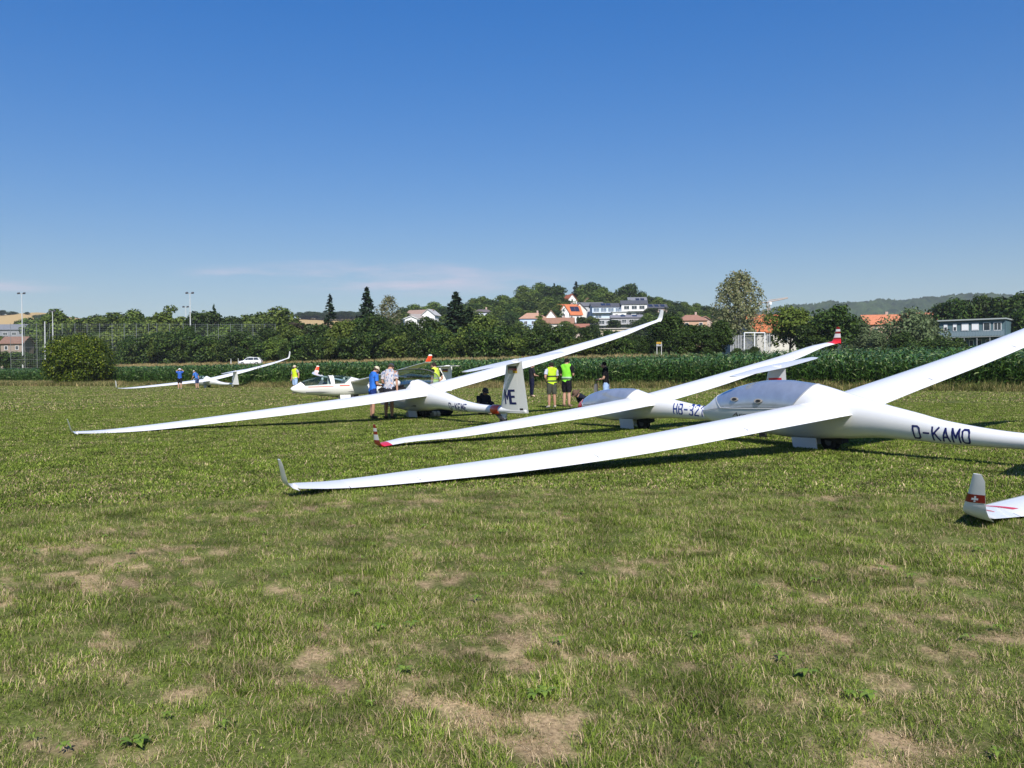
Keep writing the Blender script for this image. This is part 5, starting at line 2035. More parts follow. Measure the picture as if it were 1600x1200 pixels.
def person(label, x, y, h, face, lean=0.0, arms=('down', 'down'), legs='stand', shirt=(.5, .5, .5), sleeve=True, bottom=('shorts', (.1, .1, .1)), hat=None, hair=(.05, .04, .03),
           vest=None, shoes=(.06, .06, .06), tan=False, group=None, nod=0.0, z=None):
    o = empty('person', (x, y, tz(x, y) if z is None else z), (0, 0, face))
    tag(o, label, 'person', group)
    sk = TAN if tan else SKINC
    pz = {'stand': .52, 'crouch': .20, 'sit': .065}[legs]
    P0 = Vector((0, 0, pz))
    R = Matrix.Rotation(lean, 3, 'Y')

    def up(v):
        return P0 + R @ (Vector(v) - Vector((0, 0, .52)))
    J = {}
    J['pelvis'] = P0
    for k, v in dict(waist=(0, 0, .60), chest=(0, 0, .72), nb=(0, 0, .815), neck=(.005, 0, .862)).items():
        J[k] = up(v)
    Rn = Matrix.Rotation(lean + nod, 3, 'Y')
    for k, v in dict(h1=(.018, 0, .03), h2=(.014, 0, .075), h3=(.008, 0, .105), nose=(.072, 0, .042), chin=(.045, 0, .012)).items():
        J[k] = J['neck'] + Rn @ Vector(v)
    for s, nm, arm in ((1, 'L', arms[0]), (-1, 'R', arms[1])):
        sh = (0, s * .108, .80)
        el, wr = {'down': ((-.015, s * .140, .635), (.025, s * .145, .495)), 'forward': ((.02, s * .135, .645), (.15, s * .075, .63)), 'up': ((.075, s * .165, .86), (.065, s * .075, .945)),
                  'hip': ((-.06, s * .175, .66), (.01, s * .10, .585)), 'reach': ((.09, s * .13, .68), (.21, s * .10, .60)), 'knee': ((.07, s * .14, .66), (.20, s * .09, .60)), 'side': ((.02, s * .20, .68), (.08, s * .24, .60))}[arm]
        J['s' + nm], J['e' + nm], J['w' + nm] = up(sh), up(el), up(wr)
    for s, nm in ((1, 'L'), (-1, 'R')):
        if legs == 'stand':
            q_ = [(0, s * .05, .495), (.012 * s, s * .056, .285), (-.012 + .012 * s, s * .062, .042), (.075 + .012 * s, s * .078, .018)]
        elif legs == 'crouch':
            q_ = [(.02, s * .055, .19), (.22, s * .085, .27), (.07, s * .07, .045), (.16, s * .075, .018)]
        else:
            q_ = [(.03, s * .055, .062), (.22, s * .08, .235), (.36, s * .075, .04), (.42, s * .08, .045)]
        for k, v in zip(('hip', 'knee', 'ank', 'toe'), q_):
            J[k + nm] = Vector(v)
    V, E, Rr, idx = [], [], [], {}

    def pt(k, p, r):
        idx[k] = len(V)
        V.append(p * h)
        Rr.append(r * h * 1.07)

    def ed(a, b):
        E.append((idx[a], idx[b]))
    for k, r in (('pelvis', .060), ('waist', .064), ('chest', .074), ('nb', .05), ('neck', .031), ('h1', .043), ('h2', .049), ('h3', .034)):
        pt(k, J[k], r)
    for a, b in (('pelvis', 'waist'), ('waist', 'chest'), ('chest', 'nb'), ('nb', 'neck'), ('neck', 'h1'), ('h1', 'h2'), ('h2', 'h3')):
        ed(a, b)
    pt('nose', J['nose'], .009)
    ed('h1', 'nose')
    for nm, s in (('L', 1), ('R', -1)):
        pt('s' + nm, J['s' + nm], .036)
        pt('e' + nm, J['e' + nm], .025)
        pt('w' + nm, J['w' + nm], .017)
        ed('nb', 's' + nm), ed('s' + nm, 'e' + nm), ed('e' + nm, 'w' + nm)
        d = (J['w' + nm] - J['e' + nm]).normalized()
        sd = d.cross(Vector((0, 0, 1)))
        if sd.length < .3:
            sd = Vector((1, 0, 0))
        sd.normalize()
        pd = sd.cross(d).normalized()
        pm = J['w' + nm] + d * .030
        pt('p' + nm, pm, .017)
        ed('w' + nm, 'p' + nm)
        for f, (o_, ln) in enumerate(((-.016, .040), (-.006, .047), (.005, .044), (.015, .034))):
            b0 = pm + d * .014 + sd * o_
            pt('f%d%s' % (f, nm), b0, .0055)
            pt('g%d%s' % (f, nm), b0 + d * ln * .6 + pd * -.008, .0050)
            ed('p' + nm, 'f%d%s' % (f, nm)), ed('f%d%s' % (f, nm), 'g%d%s' % (f, nm))
        pt('t' + nm, pm + sd * -.022 + d * .012, .006)
        ed('p' + nm, 't' + nm)
        pt('hip' + nm, J['hip' + nm], .052)
        pt('th' + nm, J['hip' + nm].lerp(J['knee' + nm], .5), .047)
        pt('knee' + nm, J['knee' + nm], .033)
        pt('calf' + nm, J['knee' + nm].lerp(J['ank' + nm], .35), .034)
        pt('ank' + nm, J['ank' + nm], .021)
        pt('toe' + nm, J['toe' + nm], .017)
        for a, b in (('pelvis', 'hip'), ('hip', 'th'), ('th', 'knee'), ('knee', 'calf'), ('calf', 'ank'), ('ank', 'toe')):
            ed((a + nm) if a != 'pelvis' else a, b + nm)
    Ri = R.inverted()

    def flat(co):
        q_ = Ri @ (co / h - P0)
        if .0 < q_.z < .31 and abs(q_.x) < .105 and abs(q_.y) < .13:
            q_.x *= .72
            q_.y *= 1.08
            return (P0 + R @ q_) * h
        return co
    body = skin('body', V, E, Rr, sk, o, 2, 0, flat)
    # clothes are shells lifted off the body surface
    B = []

    def bone(lab, a, b_, r):
        B.append((lab, np.array(J[a] * h), np.array(J[b_] * h), r * h))
    for lab, a, b_, r in (('t0', 'pelvis', 'waist', .07), ('t1', 'waist', 'chest', .075), ('t2', 'chest', 'nb', .065), ('nk', 'nb', 'neck', .035), ('hd', 'neck', 'h3', .05)):
        bone(lab, a, b_, r)
    for nm in 'LR':
        for lab, a, b_, r in (('sh', 'nb', 's', .045), ('ua', 's', 'e', .033), ('fa', 'e', 'w', .022), ('hp', 'pelvis', 'hip', .062), ('th', 'hip', 'knee', .047), ('sn', 'knee', 'ank', .03), ('ft', 'ank', 'toe', .02)):
            bone(lab, a if a in ('nb', 'pelvis') else a + nm, b_ + nm, r)
    bm_ = body.data
    nv_ = len(bm_.vertices)
    co = np.zeros(nv_ * 3, np.float32)
    no = np.zeros(nv_ * 3, np.float32)
    bm_.vertices.foreach_get('co', co)
    bm_.vertices.foreach_get('normal', no)
    co, no = co.reshape(-1, 3), no.reshape(-1, 3)
    best = np.full(nv_, 1e9)
    lab_, tt_ = np.zeros(nv_, int), np.zeros(nv_)
    names_ = sorted(set(q_[0] for q_ in B))
    for lab, a, b_, r in B:
        d = b_ - a
        t = np.clip(((co - a) @ d) / (d @ d), 0, 1)
        ds = np.linalg.norm(co - a - t[:, None] * d, axis=1) - r
        m_ = ds < best
        best[m_], tt_[m_] = ds[m_], t[m_]
        lab_[m_] = names_.index(lab)
    polys = [tuple(p.vertices) for p in bm_.polygons]

    def garment(name, want, off, m_):
        """want: {bone: (t0, t1)}"""
        okv = np.zeros(nv_, bool)
        for k, (t0, t1) in want.items():
            okv |= (lab_ == names_.index(k)) & (tt_ >= t0) & (tt_ <= t1)
        use = [p for p in polys if sum(okv[list(p)]) >= 2]
        ids = sorted(set(i for p in use for i in p))
        mp_ = {v: k for k, v in enumerate(ids)}
        rg = np.random.default_rng(len(ids))
        fold = 1 + .35 * np.sin(co[ids, 2] * 31 / h * 1.7 + co[ids, 0] * 23) * np.sin(co[ids, 1] * 37 + co[ids, 2] * 11)
        vv = co[ids] + no[ids] * (off * h * fold)[:, None]
        me = bpy.data.meshes.new(name)
        me.from_pydata(vv.tolist(), [], [tuple(mp_[i] for i in p) for p in use])
        me.materials.append(m_)
        me.polygons.foreach_set('use_smooth', np.ones(len(me.polygons), bool))
        return link(name, me, o)
    kind, bc = bottom
    dn = {'hp': (0, 1), 'th': (0, .86 if kind == 'shorts' else 1), 't0': (0, .55)}
    if kind == 'trousers':
        dn['sn'] = (0, .92)
    garment('shorts' if kind == 'shorts' else 'trousers', dn, .012 if kind == 'shorts' else .008, cloth(bc))
    garment('shirt', {'t0': (.12, 1), 't1': (0, 1), 't2': (0, 1), 'sh': (0, 1), 'ua': (0, .62 if sleeve else .1), 'nk': (0, .25)}, .015, shirt if not isinstance(shirt, tuple) else cloth(shirt))
    if vest:
        garment('vest', {'t0': (.06, 1), 't1': (0, 1), 't2': (0, 1), 'sh': (0, .82), 'nk': (0, .1)}, .024, vest)
    garment('shoes', {'ft': (0, 1), 'sn': (.93, 1)}, .007, cloth(shoes))
    # hair, hat, eyes
    hc = J['neck'] + Rn @ Vector((.006, 0, .066))

    def dome(name, cen, r, z0, m, extra=None):
        mb = MB()
        mb.ball((0, 0, 0), r, 14, 6, z0)
        if extra:
            extra(mb)
        mb.v = [tuple((cen + Rn @ Vector(v)) * h) for v in mb.v]
        return mb.build(name, m, o, 60)
    dome('hair', hc + Rn @ Vector((-.010, 0, 0)), (.054, .054, .060), -.35, cloth(hair))
    if hat:
        def brim(mb):
            n_ = 16
            if hat[0] == 'cap':
                ring = [(.045 * math.cos(t), .05 * math.sin(t), .0) for t in np.linspace(-1.35, 1.35, 9)]
                out_ = [(.045 * math.cos(t) + .055 * max(0, math.cos(t)) ** .5, .052 * math.sin(t), -.008) for t in np.linspace(-1.35, 1.35, 9)]
                for k in range(8):
                    mb.add([ring[k], ring[k + 1], out_[k + 1], out_[k]], [(0, 1, 2, 3)])
                    mb.add([(q_[0], q_[1], q_[2] - .004) for q_ in (ring[k], ring[k + 1], out_[k + 1], out_[k])], [(3, 2, 1, 0)])
            else:
                r0, r1 = .058, .098
                mb.loft([[(r0 * math.cos(6.283 * k / n_), r0 * math.sin(6.283 * k / n_), .004) for k in range(n_)], [(r1 * math.cos(6.283 * k / n_), r1 * math.sin(6.283 * k / n_), -.008) for k in range(n_)],
                         [(r0 * math.cos(6.283 * k / n_), r0 * math.sin(6.283 * k / n_), -.004) for k in range(n_)]], False)
        dome('hat' if hat[0] == 'brim' else 'cap', hc + Rn @ Vector((0, 0, .012)), (.060, .060, .058), 0.0, cloth(hat[1]), brim)
    mb = MB()
    for s in (-1, 1):
        c_ = J['neck'] + Rn @ Vector((.057, s * .019, .055))
        mb.ball(tuple(c_ * h), (.006 * h, .006 * h, .005 * h), 6, 4)
    mb.build('eyes', M['black'], o, 60)
    for s in (-1, 1):
        mb = MB()
        c_ = J['neck'] + Rn @ Vector((.008, s * .050, .048))
        mb.ball(tuple(c_ * h), (.011 * h, .006 * h, .017 * h), 8, 5)
        mb.build('ear', sk, o, 60)
    return o, J, h


def at_px(px, d):
    v = ray(px, 600, d)
    return v.x, v.y


BLUE, NAVY, BLACK = (.03, .14, .52), (.012, .018, .06), (.012, .012, .014)
DENIM = (.30, .42, .62)
V_YEL = vest_material((.42, .62, .015), [(1.02, 1.08, (.03, .05, .02)), (1.20, 1.26, (.03, .05, .02))])
V_GRN = vest_material((.20, .62, .03), [(1.09, 1.15, (.02, .05, .03)), (1.15, 1.21, (.35, .5, .35))])
V_FAR = vest_material((.50, .65, .01), [(1.08, 1.14, (.55, .6, .4))])
V_SIL = vest_material((.55, .70, .06), [(1.02, 1.09, (.6, .65, .45)), (1.18, 1.24, (.6, .65, .5))])
up_ = math.pi / 2
x, y = at_px(281, 80)
person('person in blue shirt and black shorts with white cap raising both hands to the head', x, y, 1.92, up_ + .2, arms=('up', 'up'), shirt=(.03, .10, .40), bottom=('shorts', BLACK), hat=('cap', (.75, .75, .75)), shoes=(.5, .5, .5))
x, y = at_px(308, 81)
person('person in blue shirt and light cap bending over the cockpit of the farthest glider', x, y, 1.82, math.pi - .3, lean=.35, nod=.3, arms=('reach', 'down'), shirt=(.05, .15, .45), bottom=('shorts', (.04, .06, .14)), hat=('cap', (.6, .55, .45)), shoes=(.1, .1, .1))
x, y = at_px(461, 61)
person('person in yellow vest and pale denim shorts walking behind the nose with red stripe', x, y, 1.98, -up_ - .5, arms=('side', 'down'), shirt=(.3, .3, .32), vest=V_FAR, bottom=('shorts', DENIM), hat=('cap', (.5, .42, .33)), tan=True)
x, y = at_px(582, 27.4)
o4, J4, h4 = person('man in bright blue polo and beige cap looking down at a tablet in his hand', x, y, 1.68, .55, lean=.10, nod=.45, arms=('forward', 'forward'), shirt=BLUE, bottom=('shorts', (.014, .03, .13)), hat=('cap', (.52, .46, .34)), tan=True, shoes=(.08, .07, .06))
tb = empty('tablet', o4.location, o4.rotation_euler)
tag(tb, 'dark tablet held by the man in the bright blue polo', 'tablet')
c_ = (J4['wL'] + J4['wR']) * .5 * h4 + Vector((.09, 0, .03))
m_ = MB()
m_.box(tuple(c_), (.16, .22, .012), M=Matrix.Rotation(-.5, 3, 'Y'))
m_.build('case', M['black_gloss'], tb)
m_ = MB()
m_.box(tuple(c_ + Matrix.Rotation(-.5, 3, 'Y') @ Vector((0, 0, .0085))), (.14, .20, .003), M=Matrix.Rotation(-.5, 3, 'Y'))
m_.build('screen', M['pane_blue'], tb)
x, y = at_px(607.5, 27.1)
person('man in grey and orange patterned shirt and dark cap leaning forward, back turned', x, y, 1.78, up_ - .25, lean=.16, nod=.5, arms=('forward', 'down'), shirt=hawaii, bottom=('shorts', (.02, .022, .03)), hat=('cap', (.05, .055, .075)), tan=True)
x, y = at_px(681, 33.0)
person('person in silver striped yellow vest standing behind the open clear canopy', x, y, 1.84, math.pi - .5, lean=.05, nod=.3, arms=('down', 'hip'), shirt=BLACK, vest=V_SIL, bottom=('trousers', (.03, .03, .035)), hair=(.03, .02, .02))
x, y = at_px(752, 29.6)
person('person in dark hoodie and cap sitting on the grass behind the boom of D-KEME', x, y, 1.75, -.9, lean=.25, nod=.2, arms=('knee', 'knee'), legs='sit', shirt=(.025, .028, .04), bottom=('trousers', (.03, .03, .04)), hat=('cap', (.06, .06, .065)), shoes=(.5, .35, .25))
x, y = at_px(831, 49)
person('person in dotted black top and dark trousers standing right of the fin marked ME', x, y, 1.86, .5, nod=.2, arms=('forward', 'forward'), shirt=(.02, .02, .026), bottom=('trousers', (.012, .014, .035)), shoes=(.5, .36, .28))
x, y = at_px(862, 34.0)
person('man in yellow green vest, grey shorts and white shoes seen from behind', x, y, 1.81, up_ + .35, nod=.1, arms=('hip', 'forward'), shirt=(.4, .42, .5), vest=V_YEL, bottom=('shorts', (.06, .065, .05)), hair=(.02, .015, .012), tan=True, shoes=(.62, .55, .48))
x, y = at_px(885.5, 35.0)
person('tall man in bright green vest, black shirt and long black shorts', x, y, 1.97, up_ - .5, nod=.15, arms=('forward', 'forward'), shirt=BLACK, vest=V_GRN, bottom=('shorts', (.012, .012, .016)), hair=(.012, .01, .01), shoes=(.3, .2, .15))
x, y = at_px(925, 27.5)
person('person with brown hat crouching in front of the red glider nose', x, y, 1.72, math.pi + .4, lean=.95, nod=-.2, arms=('reach', 'knee'), legs='crouch', shirt=(.015, .018, .032), bottom=('trousers', (.02, .02, .03)), hat=('brim', (.11, .07, .05)))
x, y = at_px(947, 32.5)
o12, J12, h12 = person('woman in black top and light blue jeans holding a grey bag with both hands', x, y, 1.80, math.pi - .25, nod=.2, lean=.05, arms=('forward', 'forward'), shirt=(.008, .008, .010), bottom=('trousers', (.30, .42, .66)), hair=(.015, .011, .010))
hbag = empty('handbag', o12.location, o12.rotation_euler)
tag(hbag, 'grey cloth bag hanging from the hands of the woman in light jeans', 'bag')
c_ = (J12['wL'] + J12['wR']) * .5 * h12 + Vector((.09, 0, -.06))
m_ = MB()
m_.prism([(c_.x - .05, c_.z - .42), (c_.x + .06, c_.z - .44), (c_.x + .045, c_.z - .10), (c_.x - .035, c_.z - .10)], -.16, .16)
m_.build('pouch', cloth((.12, .12, .125)), hbag)
m_ = MB()
m_.tube([(c_.x, -.12, c_.z - .10), (c_.x, -.07, c_.z + .05), (c_.x, .07, c_.z + .05), (c_.x, .12, c_.z - .10)], .012, 6)
m_.build('strap', cloth((.08, .08, .085)), hbag)
# bag and rolls added in place of dark legs and pale shoes under D-KEME
x, y = at_px(679, 28.6)
bg_ = empty('legs_stand_in', (x, y, tz(x, y)), (0, 0, .3))
tag(bg_, 'black bag put in for dark legs under the belly of D-KEME', 'bag')
m_ = MB()
rings = []
for t, rr in ((-.62, .05), (-.58, .15), (-.3, .19), (.1, .18), (.5, .17), (.6, .05)):
    rings.append([(t, rr * math.cos(a), .16 + rr * .85 * math.sin(a) + .015 * math.sin(t * 9 + a)) for a in (6.283 * k / 12 for k in range(12))])
m_.loft(rings)
m_.build('sack', cloth((.02, .02, .022)), bg_, 60)
m_ = MB()
m_.tube([(-.25, 0, .33), (-.15, .02, .42), (.15, .02, .42), (.25, 0, .33)], .018, 6)
m_.build('handle', cloth((.04, .04, .045)), bg_)
for dx, lab in ((-.72, 'pale roll put in for a shoe left of the black bag'), (.05, 'pale roll put in for a shoe in front of the black bag')):  # pale rolls added where a sitter's shoes would show
    q_ = empty('shoe_stand_in', (x + dx, y - .45, tz(x, y) + .10), (0, 0, .8))
    tag(q_, lab, 'cloth')
    m_ = MB()
    m_.tube([(-.16, 0, 0), (-.14, 0, 0), (.14, 0, 0), (.16, 0, 0)], [.05, .10, .10, .05], 10)
    m_.build('roll', cloth((.42, .37, .26)), q_, 50)
    m_ = MB()
    m_.tube([(-.02, 0, 0), (.02, 0, 0)], .104, 12)
    m_.build('tie', cloth((.2, .17, .12)), q_, 50)


# ------------------------------------------------------------------ maize, turf and tall grass
corn_m = leaf_material('maize_leaf', (0.012, 0.044, 0.006), (0.095, 0.180, 0.030), (0.22, 0.28, 0.10), .15, spec=.55, rough=.33, trans=.2)  # the pale odd leaves put bright highlights into the leaf colour


def corn_mesh(seed, h=2.2, nl=12):
    r = np.random.default_rng(seed)
    V, Q, rn, r2 = [], [], [], []

    def strip(pts, wid, side, val):
        b0 = len(V)
        for p, w_, s_ in zip(pts, wid, side):
            V.append(p - s_ * w_ / 2)
            V.append(p + s_ * w_ / 2)
        for k in range(len(pts) - 1):
            Q.append((b0 + 2 * k, b0 + 2 * k + 1, b0 + 2 * k + 3, b0 + 2 * k + 2))
            rn.append(val)
            r2.append(val2)
    val2 = 0
    for a in (0, 1.57):
        s_ = np.array([math.cos(a), math.sin(a), 0])
        strip([np.array([0, 0, -.05]), np.array([0, 0, h * .5]), np.array([0.02, 0, h * .92])], [.035, .03, .012], [s_] * 3, .5)
    for k in range(nl):
        t = k / (nl - 1)
        z0 = h * (.10 + .78 * t)
        az_ = (k % 2) * math.pi + r.normal() * .55 + seed
        d = np.array([math.cos(az_), math.sin(az_), 0])
        sd = np.array([-d[1], d[0], 0])
        L = (.55 + .35 * math.sin(math.pi * min(1, t * .9 + .12))) * (.85 + .3 * r.random())
        el = 1.05 + .25 * t + .1 * r.normal()
        p = np.array([0, 0, z0])
        pts, wid, sides = [p.copy()], [.045], [sd]
        nseg = 5
        tw = r.normal() * .5
        for s in range(1, nseg + 1):
            f = s / nseg
            e = el - (1.5 + .45 * r.random()) * f ** 1.3
            p = p + (d * math.cos(e) + np.array([0, 0, math.sin(e)])) * L / nseg
            pts.append(p.copy())
            wid.append([.085, .092, .08, .055, .006][s - 1])
            sides.append(sd * math.cos(tw * f) + np.array([0, 0, 1]) * math.sin(tw * f))
        val2 = r.random()
        strip(pts, wid, sides, r.random())
    return np_mesh('maize_plant', np.array(V), Q, corn_m, {'rnd': rn, 'rn2': r2})


CORN = [corn_mesh(k) for k in range(5)]
proto_col = bpy.data.collections.new('maize_kinds')
for k, me in enumerate(CORN):
    proto_col.objects.link(bpy.data.objects.new('maize_kind_%d' % k, me))


def scatter(name, label, pos, rot, scl, idx, coll, dry=None, tilt=0.0):
    me = bpy.data.meshes.new(name)
    me.vertices.add(len(pos))
    me.vertices.foreach_set('co', np.asarray(pos, np.float32).ravel())
    for an, ty, val in (('rot', 'FLOAT', rot), ('scl', 'FLOAT', scl), ('idx', 'INT', idx), ('dry', 'FLOAT', dry if dry is not None else np.zeros(len(pos)))):
        a = me.attributes.new(an, ty, 'POINT')
        a.data.foreach_set('value', np.asarray(val, np.int32 if ty == 'INT' else np.float32))
    o = link(name, me)
    tag(o, label, kind='stuff')
    g = bpy.data.node_groups.new(name + '_scatter', 'GeometryNodeTree')
    g.interface.new_socket('Geometry', in_out='INPUT', socket_type='NodeSocketGeometry')
    g.interface.new_socket('Geometry', in_out='OUTPUT', socket_type='NodeSocketGeometry')
    N, L = g.nodes, g.links
    i_, o_ = N.new('NodeGroupInput'), N.new('NodeGroupOutput')
    ci = N.new('GeometryNodeCollectionInfo')
    ci.inputs['Collection'].default_value = coll
    ci.inputs['Separate Children'].default_value = True
    ci.inputs['Reset Children'].default_value = True
    ip = N.new('GeometryNodeInstanceOnPoints')
    ip.inputs['Pick Instance'].default_value = True

    def attr(nm, ty):
        a = N.new('GeometryNodeInputNamedAttribute')
        a.data_type = ty
        a.inputs['Name'].default_value = nm
        return a.outputs['Attribute']
    cx = N.new('ShaderNodeCombineXYZ')
    L.new(attr('rot', 'FLOAT'), cx.inputs[2])
    L.new(i_.outputs[0], ip.inputs['Points'])
    L.new(ci.outputs[0], ip.inputs['Instance'])
    L.new(attr('idx', 'INT'), ip.inputs['Instance Index'])
    L.new(cx.outputs[0], ip.inputs['Rotation'])
    L.new(attr('scl', 'FLOAT'), ip.inputs['Scale'])
    L.new(ip.outputs[0], o_.inputs[0])
    md = o.modifiers.new('scatter', 'NODES')
    md.node_group = g
    return o


cp, near = [], []
for row in range(60):
    s0 = .5 + row * .72
    if s0 > 43:
        break
    step = .19 if row < 7 else (.30 if row < 25 else .42)
    if row > 14 and row % 2:
        continue
    xs = np.arange(-104, 66, step)
    xs = xs + rng.normal(size=len(xs)) * .04
    ys_ = np.interp(xs, EX, EY) + s0 + rng.normal(size=len(xs)) * .06
    u = xs / ys_
    keep = (u > -.66) & (u < .66)
    xs, ys_ = xs[keep], ys_[keep]
    cp.append(np.stack([xs, ys_, np.full(len(xs), row)], -1))
cp = np.concatenate(cp)
cz = terr(cp[:, 0], cp[:, 1])
edge_drop = 1 - .22 * (cp[:, 2] < 1) * rng.random(len(cp))
cs_ = (.93 + .17 * fbm(cp[:, 0] * .15, cp[:, 1] * .15, 2) + .05 * rng.normal(size=len(cp))) * edge_drop
vis = (cp[:, 2] < 3) & (cp[:, 0] / cp[:, 1] > .05) & (cp[:, 0] / cp[:, 1] < .585)
dist = np.hypot(cp[:, 0], cp[:, 1])
order = np.argsort(np.where(vis, dist, 1e9))[:290]
mask = np.ones(len(cp), bool)
mask[order] = False
for k in order:
    o = link('maize_plant', CORN[int(k) % 5])
    o.location = (cp[k, 0], cp[k, 1], cz[k])
    o.rotation_euler = (0, 0, float(rng.random() * 6.28))
    s = float(cs_[k])
    o.scale = (s, s, s)
    tag(o, 'tall green maize plant in the front rows of the field at the right', 'maize plant', 'maize plants along the front of the field')
rest = cp[mask]
scatter('maize', 'dense green maize field stretching across behind the gliders', np.stack([rest[:, 0], rest[:, 1], cz[mask]], -1), rng.random(len(rest)) * 6.28, cs_[mask], rng.integers(0, 5, len(rest)), proto_col)


# turf
def blade_mat(name, c0, c1, dry0, dry1, trans=.3):
    m = bpy.data.materials.new(name)
    m.use_nodes = True
    n, l = m.node_tree.nodes, m.node_tree.links
    b = n['Principled BSDF']
    b.inputs['Roughness'].default_value = .6
    b.inputs['Specular IOR Level'].default_value = .18
    a = n.new('ShaderNodeAttribute')
    a.attribute_name = 'rnd'
    d = n.new('ShaderNodeAttribute')
    d.attribute_type = 'INSTANCER'
    d.attribute_name = 'dry'
    mx = n.new('ShaderNodeMixRGB')
    mx.inputs[1].default_value = (*c0, 1)
    mx.inputs[2].default_value = (*c1, 1)
    my = n.new('ShaderNodeMixRGB')
    my.inputs[1].default_value = (*dry0, 1)
    my.inputs[2].default_value = (*dry1, 1)
    l.new(a.outputs['Fac'], mx.inputs[0])
    l.new(a.outputs['Fac'], my.inputs[0])
    a2 = n.new('ShaderNodeAttribute')
    a2.attribute_name = 'rn2'
    lt = n.new('ShaderNodeMath')
    lt.operation = 'LESS_THAN'
    l.new(a2.outputs['Fac'], lt.inputs[0])
    l.new(d.outputs['Fac'], lt.inputs[1])
    mz = n.new('ShaderNodeMixRGB')
    l.new(lt.outputs[0], mz.inputs[0])
    l.new(mx.outputs[0], mz.inputs[1])
    l.new(my.outputs[0], mz.inputs[2])
    g = n.new('ShaderNodeNewGeometry')
    nz = n.new('ShaderNodeTexNoise')
    nz.inputs['Scale'].default_value = 1.9
    nz.inputs['Detail'].default_value = 5
    l.new(g.outputs['Position'], nz.inputs['Vector'])
    r = n.new('ShaderNodeMapRange')
    r.inputs['From Min'].default_value = .3
    r.inputs['From Max'].default_value = .7
    r.inputs['To Min'].default_value = .55
    r.inputs['To Max'].default_value = 1.45
    l.new(nz.outputs[0], r.inputs[0])
    v = n.new('ShaderNodeVectorMath')
    v.operation = 'SCALE'
    l.new(mz.outputs[0], v.inputs[0])
    l.new(r.outputs[0], v.inputs['Scale'])
    l.new(v.outputs[0], b.inputs['Base Color'])
    t = n.new('ShaderNodeBsdfTranslucent')
    l.new(v.outputs[0], t.inputs[0])
    ms = n.new('ShaderNodeMixShader')
    ms.inputs[0].default_value = trans
    l.new(b.outputs[0], ms.inputs[1])
    l.new(t.outputs[0], ms.inputs[2])
    l.new(ms.outputs[0], n['Material Output'].inputs['Surface'])
    return m


BL_ = blade_mat('grass_blade', (0.036, 0.072, 0.005), (0.245, 0.315, 0.046), (0.20, 0.14, 0.07), (0.58, 0.45, 0.28), .16)
TALL = blade_mat('tall_grass_blade', (0.075, 0.10, 0.025), (0.20, 0.21, 0.06), (0.36, 0.28, 0.12), (0.50, 0.40, 0.20))
WEED = leaf_material('weed_leaf', (0.12, 0.20, 0.025), (0.20, 0.28, 0.05), rough=.5, trans=.2)


def tuft(name, nb, rad, h0, h1, w_, lean, m, seed):
    r = np.random.default_rng(seed)
    a = r.random(nb) * 6.283
    rr = rad * np.sqrt(r.random(nb))
    B = np.stack([rr * np.cos(a), rr * np.sin(a), np.full(nb, -.008)], -1)
    h = h0 + (h1 - h0) * r.random(nb) ** 1.3
    az_ = r.random(nb) * 6.283
    ln = np.clip(lean * (.4 + .9 * r.random(nb)), 0, 1.5)
    d = np.stack([np.cos(az_) * np.sin(ln), np.sin(az_) * np.sin(ln), np.cos(ln)], -1)
    d2 = np.stack([np.cos(az_) * np.sin(np.minimum(ln * 1.9 + .1, 1.62)), np.sin(az_) * np.sin(np.minimum(ln * 1.9 + .1, 1.62)), np.cos(np.minimum(ln * 1.9 + .1, 1.62))], -1)
    s = np.stack([-np.sin(az_ + r.normal(size=nb) * .7), np.cos(az_), np.zeros(nb)], -1) * (w_ * (.7 + .6 * r.random(nb)))[:, None] / 2
    m_ = B + d * h[:, None] * .55
    t = m_ + d2 * h[:, None] * .45
    V = np.stack([B - s, B + s, m_ + s * .85, m_ - s * .85, t], 1).reshape(-1, 3)
    i = np.arange(nb) * 5
    rnv, rn2 = r.random(nb), r.random(nb)
    return np_mesh(name, V, np.stack([i, i + 1, i + 2, i + 3], -1), m, {'rnd': np.concatenate([rnv, rnv]), 'rn2': np.concatenate([rn2, rn2])}, tris=np.stack([i + 3, i + 2, i + 4], -1))


